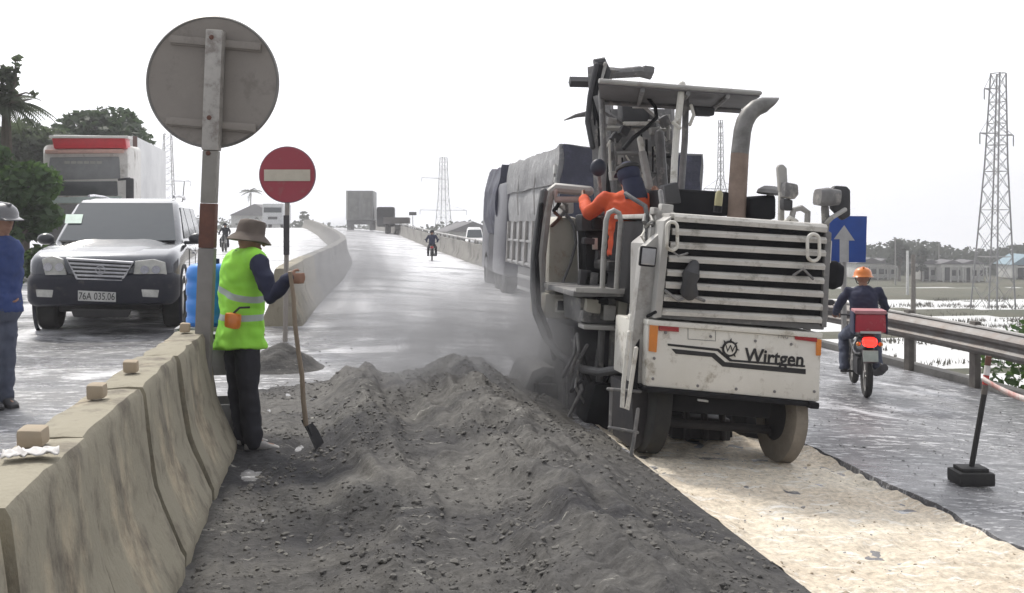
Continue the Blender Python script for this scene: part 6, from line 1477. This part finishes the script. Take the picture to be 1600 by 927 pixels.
# discharge conveyor rising ahead of the canopy
cv = pris('conveyor_belt', [(956, 170), (1040, 170), (1058, 330), (946, 330)], 3.4, 3.6, M_MID, .02)
def beam(name, a, b, w_, m, par=mc):
    A_, B_ = q(*a), q(*b); return MB().tube([A_, B_], w_, 4).build(name, m, par)
for l in (((926, 105, 3.2), (938, 330, 3.0)), ((1046, 168, 3.2), (1050, 330, 3.0)), ((948, 110, 3.6), (958, 330, 3.2)), ((1020, 175, 3.1), (1040, 330, 3.0))): beam('conveyor_frame', l[0], l[1], .055, M_MID)
beam('conveyor_frame', (928, 108, 3.2), (1018, 116, 3.4), .035, M_MID); beam('head_bar', (890, 128, 3.3), (930, 129, 3.3), .055, M_DGREY)
for a, b in (((930, 200, 3.1), (1048, 202, 3.1)), ((932, 240, 3.1), (1048, 240, 3.1)), ((945, 175, 3.05), (985, 200, 3.05)), ((985, 200, 3.05), (945, 225, 3.05)), ((930, 150, 3.05), (945, 200, 3.05)), ((1000, 160, 3.0), (1045, 200, 3.0)), ((1045, 205, 3.0), (1020, 250, 3.0))): beam('frame_brace', a, b, .025, random.choice([M_WHG, M_MID]))
hd_ = MB(); hd_.tube([q(928, 100, 3.2), q(940, 98, 3.2), q(946, 112, 3.2), q(940, 140, 3.2), q(928, 160, 3.2)], [.05, .07, .06, .05, .04], 8); hd_.wobble(.02, 8).build('hose_bundle', M_DGREY, mc)
tb('hose_bundle', [(938, 104, 3.1), (930, 150, 3.1), (932, 200, 3.1), (944, 250, 3.0), (950, 300, 2.9)], .03, M_BLK); tb('hose_bundle', [(946, 100, 3.1), (934, 140, 3.1), (940, 190, 3.1), (938, 250, 3.0)], .022, M_WHG); tb('hose_bundle', [(932, 102, 3.1), (922, 150, 3.1), (918, 190, 3.1), (926, 230, 3.0)], .028, M_DGREY)
b = MB(); b.tube([q(950, 116, 3.3), q(1000, 112, 3.3), q(1018, 118, 3.3)], [.05, .06, .05], 8); b.box(q(1012, 110, 3.3), (.12, .12, .08), .02); b.build('head_roller', M_MID, mc)
tb('side_flap', [(918, 178, 3.3), (900, 181, 3.3), (882, 188, 3.3)], [.03, .02, .006], M_MID)
pris('cab_box', [(972, 158), (1014, 156), (1016, 190), (974, 192)], 3.0, 3.2, M_DGREY, .02); pris('cover_plate', [(975, 190), (1016, 190), (1014, 196), (976, 196)], 2.95, 3.0, M_WHT, .005)
tb('control_cable', [(1012, 152, 2.3), (1024, 168, 2.2), (1026, 184, 2.1), (1010, 200, 1.9), (990, 215, 1.8), (975, 232, 1.7)], .018, M_BLK, seg=8)
tb('hydraulic_ram', [(1000, 218, 2.7), (1004, 240, 2.7)], .03, M_WHT); tb('hydraulic_ram', [(1004, 240, 2.7), (1014, 290, 2.6)], .04, M_WHG); tb('hydraulic_ram', [(1030, 210, 2.8), (1036, 290, 2.6)], .05, M_MID)
b = MB().ball(q(935, 262, 1.9), (.075, .05, .08)); b.build('round_gauge', mat('navy_paint', (.03, .035, .06), .5), mc)
tb('round_gauge_arm', [(935, 262, 1.95), (938, 300, 2.0), (940, 335, 2.0)], .02, M_MID)
for i, (x, y) in enumerate(((955, 190), (962, 215), (952, 245), (968, 250), (1030, 230), (1038, 190), (1022, 205), (975, 205), (1034, 262), (958, 275))): MB().box(q(x, y, 3.0 - .02 * i), (.09, .1, .07 + .02 * (i % 3)), .012, rot=(0, i * .5, 0)).build('machine_fitting', (M_WHG, M_DGREY, M_MID)[i % 3], mc)

# operator on the platform, back to us
WM = local(mc); seatp = WM @ q(982, 407, 1.55); rz = radians(8)
po = V((seatp.x, seatp.y, (WM @ q(975, 455, 1.5)).z)); MO = (Matrix.Translation(po) @ Matrix.Rotation(rz, 4, 'Z')).inverted(); do = depth(seatp)
f_ = lambda px, py, dd=0: MO @ at(px, py, do + dd)
J = dict(pelvis=f_(984, 392), chest=f_(982, 340, .02), neck=f_(982, 300, .06), head=f_(982, 276, .10), hf=(-.15, 1, -.35), sh=[f_(946, 312, .03), f_(1018, 312, .05)], el=[f_(920, 334, .12), f_(1040, 334, .16)], wr=[f_(912, 312, .42), f_(1030, 308, .42)],
         hip=[f_(972, 396, .05), f_(995, 396, .05)], kn=[f_(960, 410, .42), f_(1002, 410, .42)], an=[f_(962, 446, .45), f_(1000, 446, .45)], toe=[f_(962, 452, .62), f_(1000, 452, .62)])
person('person in an orange work jacket and navy hood sitting on the milling machine platform', po, rz, J, jacket=M_ORANGE, trousers=M_BLKCL, shoes=M_DGREY, hatf=hood(M_NAVY), S=1.08)

# bolts, seams, extra hoses and brackets
def bolt(px, py, y, r_=.010, par=None): MB().lathe([(.001, -.009), (r_ * .8, -.009), (r_, -.006), (r_, .004)], c=q(px, py, y), axis='y', seg=8).build('bolt', M_MID, par or mc)
for px, py in ((1040, 520), (1110, 526), (1180, 533), (1236, 538), (1022, 560), (1020, 592), (1272, 612), (1150, 608), (1090, 603), (1210, 612)): bolt(px, py, 0, .011, rp)
for a, b in (((1075, 513), (1075, 530)), ((1118, 517), (1118, 533)), ((1075, 530), (1118, 533))):
    A_, B_ = q(*a, -.001), q(*b, -.001); MB().tube([A_, B_], .0022, 4).build('panel_seam', M_MID, rp)
for k in range(14): bolt(1060 + k * 17, 336 + k * 1.7 + 3, .018, .007)
random.seed(11)
for i in range(16):
    x, y = random.uniform(895, 990), random.uniform(515, 600); tb('hydraulic_hose', [(x, y, 1.5), (x + random.uniform(-14, 14), y + 25, 1.42), (x + random.uniform(-20, 20), y + random.uniform(40, 75), 1.5)], random.choice([.012, .016, .02]), random.choice([M_BLK, M_HOSE, M_MID]), seg=7)
for i in range(14):
    x, y = random.uniform(1005, 1045), random.uniform(322, 400); tb('pipe', [(x, y, .3), (x + random.uniform(-8, 8), y + 10, .2), (x + random.uniform(-10, 10), y + random.uniform(14, 34), .28)], random.choice([.008, .012, .015]), random.choice([M_WHG, M_MID, M_BLK, M_WHT]), seg=7)
for i in range(20):
    x, y = random.uniform(940, 1046), random.uniform(165, 285); dx, dy = random.choice([(0, 40), (2, 60), (24, 0), (36, 2), (14, 22), (-14, 22)]); MB().tube([q(x, y, 2.9), q(x + dx, y + dy, 2.9)], random.choice([.010, .014, .02]), random.choice([4, 8])).build('machine_fitting', random.choice([M_WHG, M_MID, M_BLK, M_WHT, M_WHT]), mc)
for i in range(12):
    x, y = random.uniform(905, 985), random.uniform(340, 450); MB().box(q(x, y, 1.9), (random.uniform(.04, .12), .1, random.uniform(.04, .16)), .01).build('control_box', random.choice([M_DGREY, M_BLK, M_MID]), mc)
for i in range(8):
    x, y = random.uniform(860, 915), random.uniform(306, 340); tb('pipe', [(x, y, 2.3), (x + 8, y + 8, 2.25), (x + random.uniform(-5, 16), y + 20, 2.3)], .018, random.choice([M_RUST, M_MID, M_BLK]), seg=7)

# ------------------------------------------------------------------ dust blowing from the milling drum
def dust(name, label, c, R, dens, seed):
    b = MB().ball((0, 0, 0), R, 24, 14).build(name, bpy.data.materials.new(name), loc=c); m = b.data.materials[0]; m.use_nodes = True; t = m.node_tree; t.nodes.clear(); L_ = t.links.new
    ou = N(t, 'ShaderNodeOutputMaterial'); pv = N(t, 'ShaderNodeVolumePrincipled'); pv.inputs['Color'].default_value = (.72, .72, .75, 1)
    tc = N(t, 'ShaderNodeTexCoord'); mp = N(t, 'ShaderNodeMapping'); mp.inputs['Scale'].default_value = (1 / R[0], 1 / R[1], 1 / R[2]); L_(tc.outputs['Object'], mp.inputs[0])
    ln = N(t, 'ShaderNodeVectorMath', operation='LENGTH'); L_(mp.outputs[0], ln.inputs[0]); fa = N(t, 'ShaderNodeMapRange'); fa.inputs[1].default_value = 1; fa.inputs[2].default_value = .2; L_(ln.outputs['Value'], fa.inputs[0])
    n = N(t, 'ShaderNodeTexNoise', Scale=2.4, Detail=3.0); L_(tc.outputs['Object'], n.inputs[0]); nr = N(t, 'ShaderNodeMapRange'); nr.inputs[1].default_value = .38; nr.inputs[2].default_value = .68; L_(n.outputs[0], nr.inputs[0])
    a = N(t, 'ShaderNodeMath', operation='MULTIPLY'); L_(fa.outputs[0], a.inputs[0]); L_(nr.outputs[0], a.inputs[1]); d = N(t, 'ShaderNodeMath', operation='MULTIPLY'); d.inputs[1].default_value = dens; L_(a.outputs[0], d.inputs[0]); L_(d.outputs[0], pv.inputs['Density'])
    L_(pv.outputs[0], ou.inputs['Volume']); return tag(b, label, kind='stuff')
dust('dust_cloud', 'thin grey dust blowing from under the milling machine', (1.7, 9.9, .35), (1.9, 1.8, .95), 4.5, 1)
dust('dust_cloud', 'thin dust drifting beside the far median barrier', (.3, 15.0, .75), (1.1, 2.4, 1.05), 1.7, 2)
